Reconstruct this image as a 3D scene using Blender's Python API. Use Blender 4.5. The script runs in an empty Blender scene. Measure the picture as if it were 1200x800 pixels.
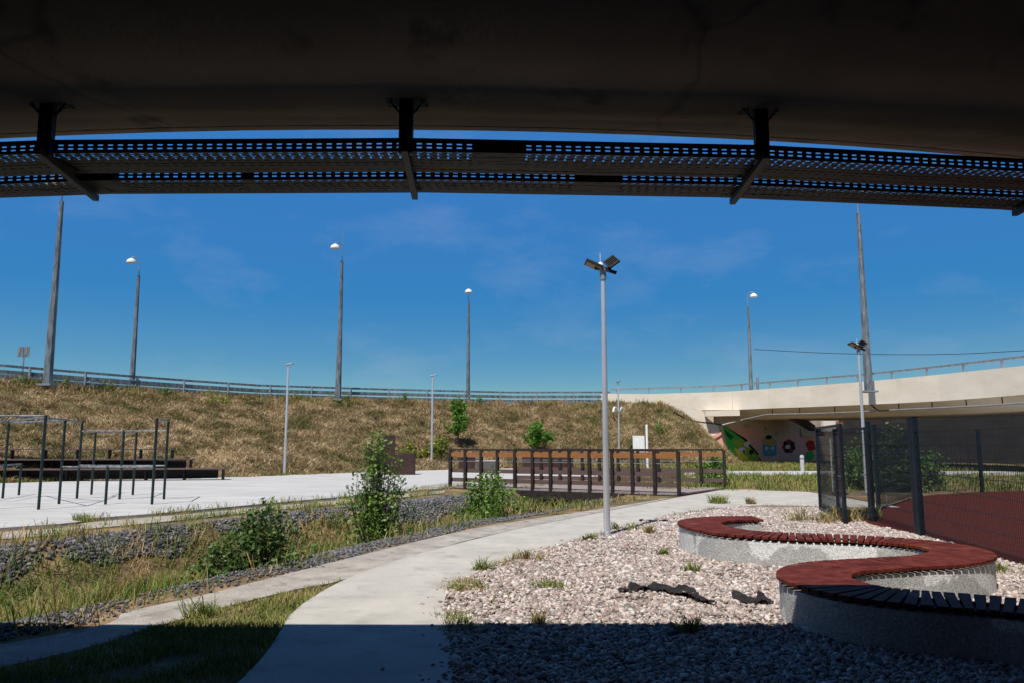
import bpy, bmesh, math, random
import numpy as np
from mathutils import Vector, Matrix
random.seed(4); rng = np.random.default_rng(7)
R = math.radians
sc = bpy.context.scene
col = sc.collection
# ---------------------------------------------------------------- camera, sky, sun, exposure
PITCH = R(7.5); F = 900.0; CH = 1.7
cam = bpy.data.cameras.new('camera'); cam.lens = 27.0; cam.sensor_width = 36.0
cam.clip_start = 0.05; cam.clip_end = 6000
co = bpy.data.objects.new('camera', cam); col.objects.link(co)
co.location = (0, 0, CH); co.rotation_euler = (R(90) + PITCH, 0, 0); sc.camera = co
SUN_EL = 61.0
LD = Vector((0.48, 0.88, 0)).normalized()            # horizontal direction in which the light travels
sun_az = math.atan2(-LD.x, -LD.y)                    # compass angle of the sun, clockwise from +Y
world = bpy.data.worlds.new('World'); sc.world = world; world.use_nodes = True
wn = world.node_tree.nodes; wl = world.node_tree.links
bg = wn['Background']; bg.inputs['Strength'].default_value = 0.085
sky = wn.new('ShaderNodeTexSky'); sky.sky_type = 'NISHITA'; sky.sun_disc = False
sky.sun_elevation = R(SUN_EL); sky.sun_rotation = sun_az
sky.air_density = 1.0; sky.dust_density = 0.1; sky.ozone_density = 4.0; sky.altitude = 300
tc = wn.new('ShaderNodeTexCoord'); mp = wn.new('ShaderNodeMapping'); mp.inputs['Scale'].default_value = (1.0, 1.0, 2.4)
nz = wn.new('ShaderNodeTexNoise'); nz.inputs['Scale'].default_value = 4.2; nz.inputs['Detail'].default_value = 7; nz.inputs['Roughness'].default_value = .6
cr = wn.new('ShaderNodeValToRGB'); cr.color_ramp.elements[0].position = .50; cr.color_ramp.elements[1].position = .95
cr.color_ramp.elements[1].color = (.20, .20, .20, 1)
mx = wn.new('ShaderNodeMixRGB'); mx.inputs['Color2'].default_value = (7.0, 6.6, 7.2, 1)
sep = wn.new('ShaderNodeSeparateColor'); sep.mode = 'HSV'; cmb = wn.new('ShaderNodeCombineColor'); cmb.mode = 'HSV'
def wmath(op, a, b, clamp=False):
    n = wn.new('ShaderNodeMath'); n.operation = op; n.use_clamp = clamp
    for i, v in enumerate((a, b)):
        if isinstance(v, (int, float)): n.inputs[i].default_value = v
        else: wl.new(v, n.inputs[i])
    return n.outputs[0]
wl.new(tc.outputs['Generated'], mp.inputs['Vector']); wl.new(mp.outputs[0], nz.inputs['Vector'])
wl.new(nz.outputs['Fac'], cr.inputs['Fac']); wl.new(cr.outputs['Color'], mx.inputs['Fac'])
wl.new(sky.outputs[0], sep.inputs[0]); wl.new(wmath('ADD', sep.outputs[0], 0.004), cmb.inputs[0])
wl.new(wmath('MINIMUM', wmath('MULTIPLY_ADD', sep.outputs[1], 1.0), .925), cmb.inputs[1])
cmb.inputs[1].links[0].from_node.inputs[0].links[0].from_node.inputs[2].default_value = .31
sxyz = wn.new('ShaderNodeSeparateXYZ'); wl.new(tc.outputs['Generated'], sxyz.inputs[0])
zr = wn.new('ShaderNodeMapRange'); zr.interpolation_type = 'SMOOTHSTEP'; wl.new(sxyz.outputs[2], zr.inputs['Value'])
zr.inputs['From Min'].default_value = .36; zr.inputs['From Max'].default_value = .85; zr.inputs['To Min'].default_value = 1; zr.inputs['To Max'].default_value = .30   # deep polarised zenith, also dimmed above the view to darken the shade
wl.new(wmath('MULTIPLY', wmath('MULTIPLY', wmath('POWER', sep.outputs[2], -.02), 5.2), zr.outputs[0]), cmb.inputs[2])
wl.new(cmb.outputs[0], mx.inputs['Color1']); wl.new(mx.outputs[0], bg.inputs['Color'])
sl = bpy.data.lights.new('sun', 'SUN'); sl.energy = 4.6; sl.angle = R(0.53); sl.color = (1, .96, .89)
so = bpy.data.objects.new('sun', sl); col.objects.link(so)
so.rotation_euler = Vector((LD.x * math.cos(R(SUN_EL)), LD.y * math.cos(R(SUN_EL)), -math.sin(R(SUN_EL)))).to_track_quat('-Z', 'Y').to_euler()
sc.view_settings.view_transform = 'Standard'; sc.view_settings.look = 'None'
sc.view_settings.exposure = 0.3; sc.view_settings.gamma = 1.0

# ---------------------------------------------------------------- measuring helpers
def ray(px, py):
    x = (px - 600) / F; y = (400 - py) / F
    return np.array([x, math.cos(PITCH) - y * math.sin(PITCH), math.sin(PITCH) + y * math.cos(PITCH)])
def P(px, py, z=0.0):
    d = ray(px, py); t = (z - CH) / d[2]; return (d[0] * t, d[1] * t, z)
def PD(px, py, D):
    d = ray(px, py); t = D / d[1]; return (d[0] * t, D, d[2] * t + CH)
def spline(pts, n=8):
    pts = [np.array(p, float) for p in pts]; out = []
    for i in range(len(pts) - 1):
        p0 = pts[max(i - 1, 0)]; p1 = pts[i]; p2 = pts[i + 1]; p3 = pts[min(i + 2, len(pts) - 1)]
        for k in range(n):
            t = k / n
            out.append(.5 * ((2 * p1) + (-p0 + p2) * t + (2 * p0 - 5 * p1 + 4 * p2 - p3) * t * t + (-p0 + 3 * p1 - 3 * p2 + p3) * t ** 3))
    out.append(pts[-1]); return out

# ---------------------------------------------------------------- object helpers
def tag(o, label=None, cat=None, group=None, kind=None):
    if label: o['label'] = label
    if cat: o['category'] = cat
    if group: o['group'] = group
    if kind: o['kind'] = kind
    return o
def thing(name, label, cat, loc=(0, 0, 0), rz=0, group=None):
    o = bpy.data.objects.new(name, None); col.objects.link(o); o.location = loc; o.rotation_euler = (0, 0, rz)
    o.empty_display_size = .2
    return tag(o, label, cat, group)
class MB:
    def __init__(s): s.v = []; s.f = []
    def add(s, vs, fs):
        b = len(s.v); s.v += [tuple(map(float, v)) for v in vs]; s.f += [tuple(b + i for i in f) for f in fs]; return s
    def box(s, c, size, rz=0, rot=None):
        hx, hy, hz = size[0] / 2, size[1] / 2, size[2] / 2
        M = rot if rot is not None else Matrix.Rotation(rz, 3, 'Z')
        vs = [Vector(c) + M @ Vector((x, y, z)) for x in (-hx, hx) for y in (-hy, hy) for z in (-hz, hz)]
        return s.add(vs, [(0, 1, 3, 2), (4, 6, 7, 5), (0, 4, 5, 1), (2, 3, 7, 6), (0, 2, 6, 4), (1, 5, 7, 3)])
    def bar(s, a, b, w, h=None, up=(0, 0, 1)):
        a = Vector(a); b = Vector(b); h = h or w; d = (b - a)
        L = d.length; d.normalize(); u = Vector(up)
        if abs(d.dot(u)) > .98: u = Vector((0, 1, 0))
        x = d.cross(u).normalized(); z = x.cross(d).normalized()
        M = Matrix((x, d, z)).transposed()
        return s.box((a + b) / 2, (w, L, h), rot=M)
    def tube(s, pts, rad, n=10, cap=True):
        pts = [Vector(p) for p in pts]
        if not isinstance(rad, (list, tuple)): rad = [rad] * len(pts)
        vs = []; fs = []
        pu = None
        for i, p in enumerate(pts):
            d = (pts[min(i + 1, len(pts) - 1)] - pts[max(i - 1, 0)]).normalized()
            if pu is None: pu = Vector((0, 0, 1)) if abs(d.z) < .9 else Vector((1, 0, 0))
            x = d.cross(pu).normalized(); y = x.cross(d).normalized(); pu = y
            for k in range(n):
                a = 2 * math.pi * k / n; vs.append(p + (x * math.cos(a) + y * math.sin(a)) * rad[i])
        for i in range(len(pts) - 1):
            for k in range(n):
                k2 = (k + 1) % n; fs.append((i * n + k, i * n + k2, (i + 1) * n + k2, (i + 1) * n + k))
        if cap: fs.append(tuple(range(n))[::-1]); fs.append(tuple((len(pts) - 1) * n + k for k in range(n)))
        return s.add(vs, fs)
    def prism(s, poly, z0, z1):
        n = len(poly)
        vs = [(p[0], p[1], z0) for p in poly] + [(p[0], p[1], z1) for p in poly]
        return s.add(vs, [tuple(range(n))[::-1], tuple(range(n, 2 * n))] + [(i, (i + 1) % n, n + (i + 1) % n, n + i) for i in range(n)])
    def lathe(s, c, prof, n=16):
        vs = []; fs = []
        for r, z in prof:
            for k in range(n):
                a = 2 * math.pi * k / n; vs.append((c[0] + r * math.cos(a), c[1] + r * math.sin(a), c[2] + z))
        for i in range(len(prof) - 1):
            for k in range(n):
                k2 = (k + 1) % n; fs.append((i * n + k, i * n + k2, (i + 1) * n + k2, (i + 1) * n + k))
        fs.append(tuple(range(n))[::-1]); fs.append(tuple((len(prof) - 1) * n + k for k in range(n)))
        return s.add(vs, fs)
    def build(s, name, m, parent=None, smooth=False, bevel=0):
        me = bpy.data.meshes.new(name); me.from_pydata(s.v, [], s.f); me.update()
        bm = bmesh.new(); bm.from_mesh(me); bmesh.ops.recalc_face_normals(bm, faces=bm.faces); bm.to_mesh(me); bm.free()
        me.materials.append(m)
        o = bpy.data.objects.new(name, me); col.objects.link(o)
        if parent: o.parent = parent
        if smooth:
            me.polygons.foreach_set('use_smooth', [True] * len(me.polygons)); me.set_sharp_from_angle(angle=R(40))
        if bevel:
            b = o.modifiers.new('b', 'BEVEL'); b.width = bevel; b.segments = 2; b.limit_method = 'ANGLE'
        return o
def fast(name, V, T, m, parent=None):
    me = bpy.data.meshes.new(name); V = np.asarray(V, np.float32); T = np.asarray(T, np.int32)
    me.vertices.add(len(V)); me.vertices.foreach_set('co', V.ravel())
    k = T.shape[1]
    me.loops.add(T.size); me.loops.foreach_set('vertex_index', T.ravel())
    me.polygons.add(len(T)); me.polygons.foreach_set('loop_start', np.arange(0, T.size, k, dtype=np.int32))
    me.update(calc_edges=True); me.validate()
    me.materials.append(m); o = bpy.data.objects.new(name, me); col.objects.link(o)
    if parent: o.parent = parent
    return o

# ---------------------------------------------------------------- materials
def s2l(c):
    return tuple(((v / 255) / 12.92 if v / 255 <= .04045 else ((v / 255 + .055) / 1.055) ** 2.4) for v in c) + (1,)
def mat(name, cols, scale=3.0, rough=.8, metal=0, bump=0, bscale=None, detail=6, lo=.35, hi=.65, spec=.3, vec=(1, 1, 1), second=None, voro=None):
    m = bpy.data.materials.new(name); m.use_nodes = True; n = m.node_tree.nodes; l = m.node_tree.links
    b = n['Principled BSDF']; b.inputs['Roughness'].default_value = rough; b.inputs['Metallic'].default_value = metal
    b.inputs['Specular IOR Level'].default_value = spec
    t = n.new('ShaderNodeTexCoord'); mpn = n.new('ShaderNodeMapping'); mpn.inputs['Scale'].default_value = vec
    l.new(t.outputs['Object'], mpn.inputs['Vector'])
    z = n.new('ShaderNodeTexNoise'); z.inputs['Scale'].default_value = scale; z.inputs['Detail'].default_value = detail; z.inputs['Roughness'].default_value = .62
    l.new(mpn.outputs[0], z.inputs['Vector'])
    r = n.new('ShaderNodeValToRGB'); e = r.color_ramp.elements
    while len(e) < len(cols): e.new(.5)
    for i, c in enumerate(cols):
        e[i].position = lo + (hi - lo) * i / max(1, len(cols) - 1); e[i].color = c if len(c) == 4 else tuple(c) + (1,)
    l.new(z.outputs['Fac'], r.inputs['Fac']); out = r.outputs['Color']
    if second:    # (color, scale, threshold, width)
        z2 = n.new('ShaderNodeTexNoise'); z2.inputs['Scale'].default_value = second[1]; z2.inputs['Detail'].default_value = 8
        l.new(mpn.outputs[0], z2.inputs['Vector'])
        r2 = n.new('ShaderNodeValToRGB'); r2.color_ramp.elements[0].position = second[2]; r2.color_ramp.elements[1].position = second[2] + second[3]
        l.new(z2.outputs['Fac'], r2.inputs['Fac'])
        m2 = n.new('ShaderNodeMixRGB'); m2.inputs['Color2'].default_value = second[0] if len(second[0]) == 4 else tuple(second[0]) + (1,)
        l.new(r2.outputs['Color'], m2.inputs['Fac']); l.new(out, m2.inputs['Color1']); out = m2.outputs[0]
    if voro:     # (scale, amount): speckle of aggregate
        vv = n.new('ShaderNodeTexVoronoi'); vv.inputs['Scale'].default_value = voro[0]; l.new(mpn.outputs[0], vv.inputs['Vector'])
        bw = n.new('ShaderNodeRGBToBW'); l.new(vv.outputs['Color'], bw.inputs[0])
        mr = n.new('ShaderNodeMapRange'); mr.inputs['To Min'].default_value = 1 - voro[1]; mr.inputs['To Max'].default_value = 1 + voro[1]
        l.new(bw.outputs[0], mr.inputs['Value'])
        mm = n.new('ShaderNodeMixRGB'); mm.blend_type = 'MULTIPLY'; mm.inputs['Fac'].default_value = 1
        l.new(out, mm.inputs['Color1']); l.new(mr.outputs[0], mm.inputs['Color2']); out = mm.outputs[0]
    l.new(out, b.inputs['Base Color'])
    if bump:
        z3 = n.new('ShaderNodeTexNoise'); z3.inputs['Scale'].default_value = bscale or scale * 4; z3.inputs['Detail'].default_value = 8
        l.new(mpn.outputs[0], z3.inputs['Vector'])
        bp = n.new('ShaderNodeBump'); bp.inputs['Strength'].default_value = bump; bp.inputs['Distance'].default_value = .02
        l.new(z3.outputs['Fac'], bp.inputs['Height']); l.new(bp.outputs[0], b.inputs['Normal'])
    return m
def island(name, cols, rough=.8, trans=0, noise=None, spec=.25):
    m = bpy.data.materials.new(name); m.use_nodes = True; n = m.node_tree.nodes; l = m.node_tree.links
    b = n['Principled BSDF']; b.inputs['Roughness'].default_value = rough; b.inputs['Specular IOR Level'].default_value = spec
    g = n.new('ShaderNodeNewGeometry'); r = n.new('ShaderNodeValToRGB'); e = r.color_ramp.elements
    while len(e) < len(cols): e.new(.5)
    for i, c in enumerate(cols): e[i].position = i / max(1, len(cols) - 1); e[i].color = tuple(c)[:3] + (1,)
    fac = g.outputs['Random Per Island']
    if noise:
        z = n.new('ShaderNodeTexNoise'); z.inputs['Scale'].default_value = noise[0]; z.inputs['Detail'].default_value = 3
        t = n.new('ShaderNodeTexCoord'); l.new(t.outputs['Object'], z.inputs['Vector'])
        mr = n.new('ShaderNodeMapRange'); mr.inputs['From Min'].default_value = .35; mr.inputs['From Max'].default_value = .65
        l.new(z.outputs['Fac'], mr.inputs['Value'])
        mm = n.new('ShaderNodeMix'); mm.inputs[0].default_value = noise[1]; l.new(fac, mm.inputs[2]); l.new(mr.outputs[0], mm.inputs[3]); fac = mm.outputs[0]
    l.new(fac, r.inputs['Fac']); l.new(r.outputs['Color'], b.inputs['Base Color'])
    if trans:
        tr = n.new('ShaderNodeBsdfTranslucent'); l.new(r.outputs['Color'], tr.inputs['Color'])
        ms = n.new('ShaderNodeMixShader'); ms.inputs[0].default_value = trans
        l.new(b.outputs[0], ms.inputs[1]); l.new(tr.outputs[0], ms.inputs[2]); l.new(ms.outputs[0], n['Material Output'].inputs['Surface'])
    return m
M = {}
M['ground'] = mat('dry_grass_ground', [(.09, .065, .035), (.18, .12, .065), (.30, .20, .11)], 1.3, .95, bump=.8, bscale=14, second=((.07, .09, .025), .9, .5, .2))
M['path'] = mat('pale_concrete', [(.38, .36, .32), (.46, .43, .385)], 1.2, .85, bump=.15, bscale=70, second=((.27, .25, .22), 2.6, .53, .3), voro=(190, .16))
M['oldpath'] = mat('old_grey_concrete', [(.26, .235, .205), (.40, .365, .32)], 2.2, .9, bump=.4, bscale=60, second=((.16, .14, .11), 4.5, .58, .15), voro=(110, .3))
M['plaza'] = mat('plaza_concrete', [(.40, .395, .38), (.50, .49, .475)], .8, .8, bump=.1, bscale=50, vec=(.35, 1.6, 1), second=((.30, .29, .275), 2.5, .52, .3))
M['verge'] = mat('kerb_concrete', [(.28, .25, .2), (.40, .36, .29)], 3, .9, bump=.3, bscale=50)
M['gravelbed'] = mat('gravel_bed', [(.12, .095, .08), (.34, .27, .23)], 30, .9, bump=1, bscale=60, voro=(28, .5))
M['pebble'] = island('pink_pebbles', [(.44, .37, .32), (.12, .11, .105), (.36, .26, .22), (.58, .50, .45), (.24, .18, .16), (.34, .31, .29), (.64, .58, .54), (.28, .17, .15)], .6)
M['stone'] = island('grey_stones', [(.05, .05, .056), (.115, .112, .12), (.26, .245, .235), (.035, .035, .042), (.15, .145, .15), (.08, .08, .088)], .8)
M['rubber'] = mat('red_rubber', [(.055, .014, .011), (.08, .021, .016)], 6, .9, spec=.04, bump=.4, bscale=200, voro=(120, .35))
M['soffit'] = mat('soffit_concrete', [(.52, .40, .29), (.64, .50, .36)], 1.1, .9, bump=.2, bscale=20, second=((.25, .19, .14), 2.3, .60, .14))
def add_cracks(m, scale, amount):
    n = m.node_tree.nodes; l = m.node_tree.links; b = n['Principled BSDF']; src = b.inputs['Base Color'].links[0].from_socket
    t = n.new('ShaderNodeTexCoord'); z = n.new('ShaderNodeTexNoise'); z.inputs['Scale'].default_value = 2.5; l.new(t.outputs['Object'], z.inputs['Vector'])
    mxv = n.new('ShaderNodeMixRGB'); mxv.inputs['Fac'].default_value = .25; l.new(t.outputs['Object'], mxv.inputs['Color1']); l.new(z.outputs['Color'], mxv.inputs['Color2'])
    v = n.new('ShaderNodeTexVoronoi'); v.feature = 'DISTANCE_TO_EDGE'; v.inputs['Scale'].default_value = scale; l.new(mxv.outputs[0], v.inputs['Vector'])
    r = n.new('ShaderNodeValToRGB'); r.color_ramp.elements[0].color = (amount, amount, amount, 1); r.color_ramp.elements[1].position = .012; l.new(v.outputs['Distance'], r.inputs['Fac'])
    mm = n.new('ShaderNodeMixRGB'); mm.blend_type = 'MULTIPLY'; mm.inputs['Fac'].default_value = 1
    l.new(src, mm.inputs['Color1']); l.new(r.outputs['Color'], mm.inputs['Color2']); l.new(mm.outputs[0], b.inputs['Base Color'])
add_cracks(M['soffit'], .55, .72)
M['dark_conc'] = mat('stained_concrete', [(.09, .08, .075), (.13, .12, .11)], 1, .9)
M['cream'] = mat('cream_concrete', [(.68, .60, .49), (.76, .69, .58)], .5, .85, bump=.15, bscale=9, second=((.55, .48, .39), .8, .60, .25), vec=(1, 1, 2.4))
M['shadewall'] = mat('shade_dark_wall', [(.022, .02, .018), (.035, .03, .028)], 1, .95)  # deep shade under the far deck put into the wall colour
M['pinkwall'] = mat('pink_paint', [(.70, .34, .27), (.78, .42, .34)], .7, .85)
M['tanwall'] = mat('tan_paint', [(.56, .44, .30), (.66, .53, .38)], .6, .85, second=((.3, .22, .15), 1.5, .6, .1))
M['galv'] = mat('galvanised_steel', [(.24, .26, .28), (.36, .38, .40)], 5, .5, metal=.5, bump=.1, bscale=30, vec=(1, 1, .3))
M['galvpole'] = mat('weathered_galvanised_pole', [(.10, .115, .13), (.23, .26, .28)], 3, .6, metal=.35, vec=(2, 2, .35), lo=.4, hi=.6)
M['chrome'] = mat('brushed_silver_pole', [(.58, .59, .61), (.70, .71, .73)], 4, .35, metal=.55, vec=(1, 1, .2))
M['whitepaint'] = mat('white_paint', [(.72, .72, .70), (.80, .80, .78)], 2, .45)
M['black'] = mat('black_painted_steel', [(.010, .010, .011), (.020, .019, .018)], 6, .55)
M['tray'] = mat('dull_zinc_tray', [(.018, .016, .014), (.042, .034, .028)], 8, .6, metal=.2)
M['cable'] = mat('black_cable', [(.006, .006, .006), (.012, .012, .012)], 8, .5)
M['navy'] = mat('navy_powder_coat', [(.006, .011, .018), (.012, .019, .028)], 3, .45)
M['green_steel'] = mat('dark_green_steel', [(.008, .020, .020), (.018, .036, .034)], 5, .45)
M['brownwood'] = mat('weathered_brown_plank', [(.075, .048, .042), (.15, .10, .088)], 3, .75, bump=.3, bscale=8, vec=(8, 8, 60))
M['blackwood'] = mat('charred_rail_timber', [(.014, .010, .009), (.035, .026, .022)], 6, .7)
M['orangewood'] = mat('orange_stained_board', [(.22, .09, .032), (.34, .15, .055)], 3, .6, vec=(2, 2, 14))
M['deck'] = mat('grey_deck_boards', [(.20, .16, .15), (.32, .27, .25)], 3, .8, vec=(1, 9, 1), bump=.3)
M['redslat'] = mat('red_brown_slat', [(.065, .014, .009), (.105, .022, .014), (.15, .036, .022)], 5, .55, bump=.15, bscale=40, spec=.04, second=((.22, .10, .075), 3.1, .62, .15))
M['aggregate'] = mat('exposed_aggregate', [(.36, .36, .345), (.44, .435, .42)], 1.4, .85, bump=.5, bscale=80, voro=(75, .42), second=((.66, .66, .64), .9, .55, .012))
M['corten'] = mat('dark_brown_steel', [(.035, .018, .015), (.06, .03, .024)], 2, .7)
M['redbrownwood'] = mat('rusty_plank', [(.20, .075, .035), (.30, .12, .06)], 3, .7, vec=(3, 3, .6))  # red-brown timber of the post
M['bark'] = mat('bark', [(.07, .05, .035), (.14, .11, .08)], 9, .9, bump=.5)
M['glass'] = mat('lens', [(.30, .22, .14), (.42, .32, .2)], 30, .2)
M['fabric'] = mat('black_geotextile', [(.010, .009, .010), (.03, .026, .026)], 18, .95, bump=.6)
leafset = {
 'dark': [(.035, .085, .016), (.075, .15, .028), (.15, .23, .06), (.05, .11, .024)],
 'mid': [(.06, .14, .018), (.14, .25, .035), (.22, .33, .07), (.08, .17, .028)],
 'silver': [(.30, .35, .24), (.16, .22, .10), (.42, .46, .34), (.10, .17, .05)],
 'bright': [(.08, .20, .015), (.14, .30, .03), (.06, .15, .012), (.20, .33, .05)],
 'yellow': [(.20, .24, .03), (.30, .30, .05), (.12, .18, .02), (.26, .30, .06)]}
for k, c in leafset.items(): M['leaf_' + k] = island('leaf_' + k, c, .5, .3, spec=.4)
M['blade_green'] = island('green_blades', [(.08, .13, .02), (.16, .21, .045), (.25, .26, .07), (.40, .32, .14)], .7, .25, noise=(1.5, .4))
M['blade_mix'] = island('mixed_blades', [(.10, .15, .02), (.17, .22, .045), (.33, .24, .10), (.42, .28, .13), (.48, .34, .18)], .8, .3, noise=(.9, .62))
M['blade_meadow'] = island('meadow_blades', [(.07, .12, .02), (.13, .19, .035), (.22, .25, .06), (.36, .28, .11), (.50, .36, .19)], .8, .3, noise=(.7, .6))
M['blade_ditch'] = island('ditch_blades', [(.05, .10, .015), (.10, .17, .03), (.18, .23, .05), (.32, .26, .09), (.48, .34, .17), (.62, .46, .27)], .8, .3, noise=(1.1, .6))
M['blade_dry'] = island('straw_blades', [(.10, .15, .035), (.15, .16, .055), (.26, .19, .10), (.40, .29, .16), (.58, .45, .275), (.74, .61, .41)], .85, .2, noise=(.55, .55))

# ---------------------------------------------------------------- terrain
DITCH = np.array([(-17, -6, 2.6), (-10.5, 4, 2.6), (-7.0, 9.0, 2.7), (-5.2, 13.5, 2.65), (-3.5, 17.5, 2.5), (-1.2, 21.5, 2.4), (1.2, 25.5, 2.3), (3.6, 30, 2.1), (6.5, 34.5, 1.4), (8.5, 37.5, .4)])
def ditch_sd(X, Y):
    """distance outside the ditch edge (negative inside) and side sign (+ = camera/right side)"""
    best = np.full(X.shape, 1e9); hw = np.zeros(X.shape); side = np.zeros(X.shape)
    for a, b in zip(DITCH[:-1], DITCH[1:]):
        dx, dy = b[0] - a[0], b[1] - a[1]; L2 = dx * dx + dy * dy
        t = np.clip(((X - a[0]) * dx + (Y - a[1]) * dy) / L2, 0, 1)
        ex = X - a[0] - t * dx; ey = Y - a[1] - t * dy; d = np.hypot(ex, ey); m = d < best
        best = np.where(m, d, best); hw = np.where(m, a[2] + t * (b[2] - a[2]), hw); side = np.where(m, np.sign(ex * dy - ey * dx), side)
    return best - hw, side
TPX = [-3000, -700, -300, 0, 150, 300, 450, 600, 720, 775, 800, 820, 845, 862, 870]
TYB = [10, 18, 26, 32.6, 35.3, 38.5, 45, 52, 54, 54.5, 55, 55.5, 57, 58, 59]
TYC = [22, 30, 38, 45, 50, 56, 61, 64, 64.5, 64.5, 62.5, 61.5, 60, 59.5, 60]
TZC = [5.6, 5.6, 5.5, 5.25, 5.05, 4.9, 4.95, 4.9, 4.95, 5.0, 4.1, 3.1, 1.3, .3, 0]
def vnoise(X, Y):
    return (np.sin(X * .9 + 1.3 * np.sin(Y * .53)) * np.sin(Y * 1.1 + 1.7 * np.sin(X * .41)) + .5 * np.sin(X * 2.3 + Y * 1.7) * np.sin(Y * 2.9 - X * .8))
def terrain(X, Y):
    X = np.asarray(X, float); Y = np.asarray(Y, float)
    sd, side = ditch_sd(X, Y)
    q = np.clip(-sd / 1.35, 0, 1); z = -.85 * q * q * (3 - 2 * q)
    z = z + .05 * vnoise(X * 2, Y * 2) * np.clip(q * 2, 0, 1)
    Ys = np.maximum(Y, 1.0); px = 600 + 908 * X / Ys
    yb = np.interp(px, TPX, TYB); yc = np.interp(px, TPX, TYC); zc = np.interp(px, TPX, TZC)
    t = np.clip((Y - yb) / (yc - yb), 0, 1)
    t2 = np.where(t < .1, t * t * 5, t - .05) / .95
    e = zc * t2
    back = np.clip((Y - yc - 13) / 16, 0, 1); e = e * (1 - back)
    e = e + (.14 * vnoise(X, Y) + .07 * vnoise(X * 3.1 + 2, Y * 2.7)) * np.clip(t * 4, 0, 1) * np.clip((1 - t) * 6, 0, 1) * (zc > .4)
    e = np.where((Y > 8) & (px < 870), e, 0)
    return z + e
def axis(segs):
    out = []
    for a, b, s in segs: out += list(np.arange(a, b, s))
    return np.array(out + [segs[-1][1]])
gx = axis([(-3000, -300, 450), (-300, -90, 35), (-90, -30, 1.5), (-30, -14, .5), (-14, 10, .17), (10, 40, .8), (40, 100, 6), (100, 300, 40), (300, 3000, 450)])
gy = axis([(-3000, -200, 400), (-200, -20, 20), (-20, 4, 1), (4, 30, .17), (30, 72, .5), (72, 110, 2), (110, 300, 30), (300, 3000, 450)])
GX, GY = np.meshgrid(gx, gy); GZ = terrain(GX, GY)
nx, ny = len(gx), len(gy); idx = np.arange(nx * ny).reshape(ny, nx)
q = np.stack([idx[:-1, :-1], idx[:-1, 1:], idx[1:, 1:], idx[1:, :-1]], -1).reshape(-1, 4)
go = fast('ground', np.stack([GX, GY, GZ], -1).reshape(-1, 3), q, M['ground']); tag(go, kind='structure')
go.data.polygons.foreach_set('use_smooth', [True] * len(go.data.polygons))

def sheet(name, poly, z1, m, z0=-.12):
    o = MB().prism([(p[0], p[1]) for p in poly], z0, z1).build(name, m); tag(o, kind='structure'); return o
gp = lambda pts: [P(x, y)[:2] for x, y in pts]
# main path
left = gp([(405, 681), (440, 667), (500, 648), (560, 632.5), (600, 622.5), (650, 612), (700, 602), (750, 592), (796, 583)])
leftn = [(-2.05, 2.0)] + [tuple(p) for p in gp([(283, 800), (340, 724), (370, 700)])] + left
right = [(-.45, 1.0), (-.40, 3.0)] + [tuple(p) for p in gp([(530, 800), (524, 740), (521, 715), (523, 700), (533, 688), (560, 672), (620, 650), (700, 627), (760, 611), (830, 598), (900, 592.5), (965, 594)])]
LN = [tuple(p) for p in spline(leftn, 6)]; RN = [tuple(p) for p in spline(right, 6)]
top = [tuple(P(850, 573.5)[:2]), (10.2, 27.0), (10.2, 20.6)]
path_poly = LN + top + RN[::-1]
sheet('footpath', path_poly, .030, M['path'])
up = spline([(-9.4, 2.0)] + gp([(0, 757), (150, 718), (240, 698), (330, 675), (400, 657), (480, 637), (560, 619), (640, 606), (720, 594), (780, 584)]), 5)
dn = spline([(-6.9, 2.0)] + gp([(0, 784), (160, 742), (265, 712), (350, 691), (405, 679.5), (500, 647), (600, 621.5), (700, 601), (785, 584)]), 5)
sheet('old_path', [tuple(p) for p in up] + [tuple(p) for p in dn][::-1], .018, M['oldpath'])
# gravel bed
court_edge = [(6.2, 4), (6.93, 10.2), (7.48, 14.3), (7.33, 16.1), (7.98, 19.6), (8.2, 20.4)]
gravel_poly = [p for p in RN if p[1] > 2.5] + [(8.2, 20.4)] + court_edge[::-1] + [(6.2, 2.5)]
sheet('gravel_bed', gravel_poly, .012, M['gravelbed'])
court = [(5.9, 2), (6.95, 10.2), (7.5, 14.3), (7.35, 16.1), (8.0, 19.6), (9.2, 19.8), (12.9, 24.9), (16.2, 27.0), (24, 30), (34, 31), (34, 2)]
sheet('sports_court', court, .022, M['rubber'])
# plaza
pn = spline([(-34, -2), (-20, 6.5)] + gp([(0, 621), (100, 610), (200, 602), (300, 592.5), (400, 583.5), (470, 577), (527, 572.5)]) + [(-.9, 31), (2.2, 36), (6.5, 40.5), (12, 41), (30, 40)], 5)
pf = [(30, 46), (12, 46.5), (6, 50.5), (0, 51.2)] + gp([(470, 550.5), (400, 553.5), (300, 558), (200, 561), (100, 564), (0, 567)]) + [(-34, 25)]
sheet('plaza', [tuple(p[:2]) for p in pn] + [tuple(p[:2]) for p in pf], .05, M['plaza'])
# thin concrete verge between plaza and ditch
k1 = spline([(-20, 6.0)] + gp([(0, 625), (100, 613.5), (200, 605), (300, 595.5), (400, 586.5), (470, 579.5), (522, 575)]), 5)
k2 = spline([(-19.3, 5.0)] + gp([(0, 633), (100, 621), (200, 611.5), (300, 600.5), (400, 591), (470, 583.5), (520, 578)]), 5)
sheet('verge_strip', [tuple(p[:2]) for p in k1] + [tuple(p[:2]) for p in k2][::-1], .03, M['verge'])

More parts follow.
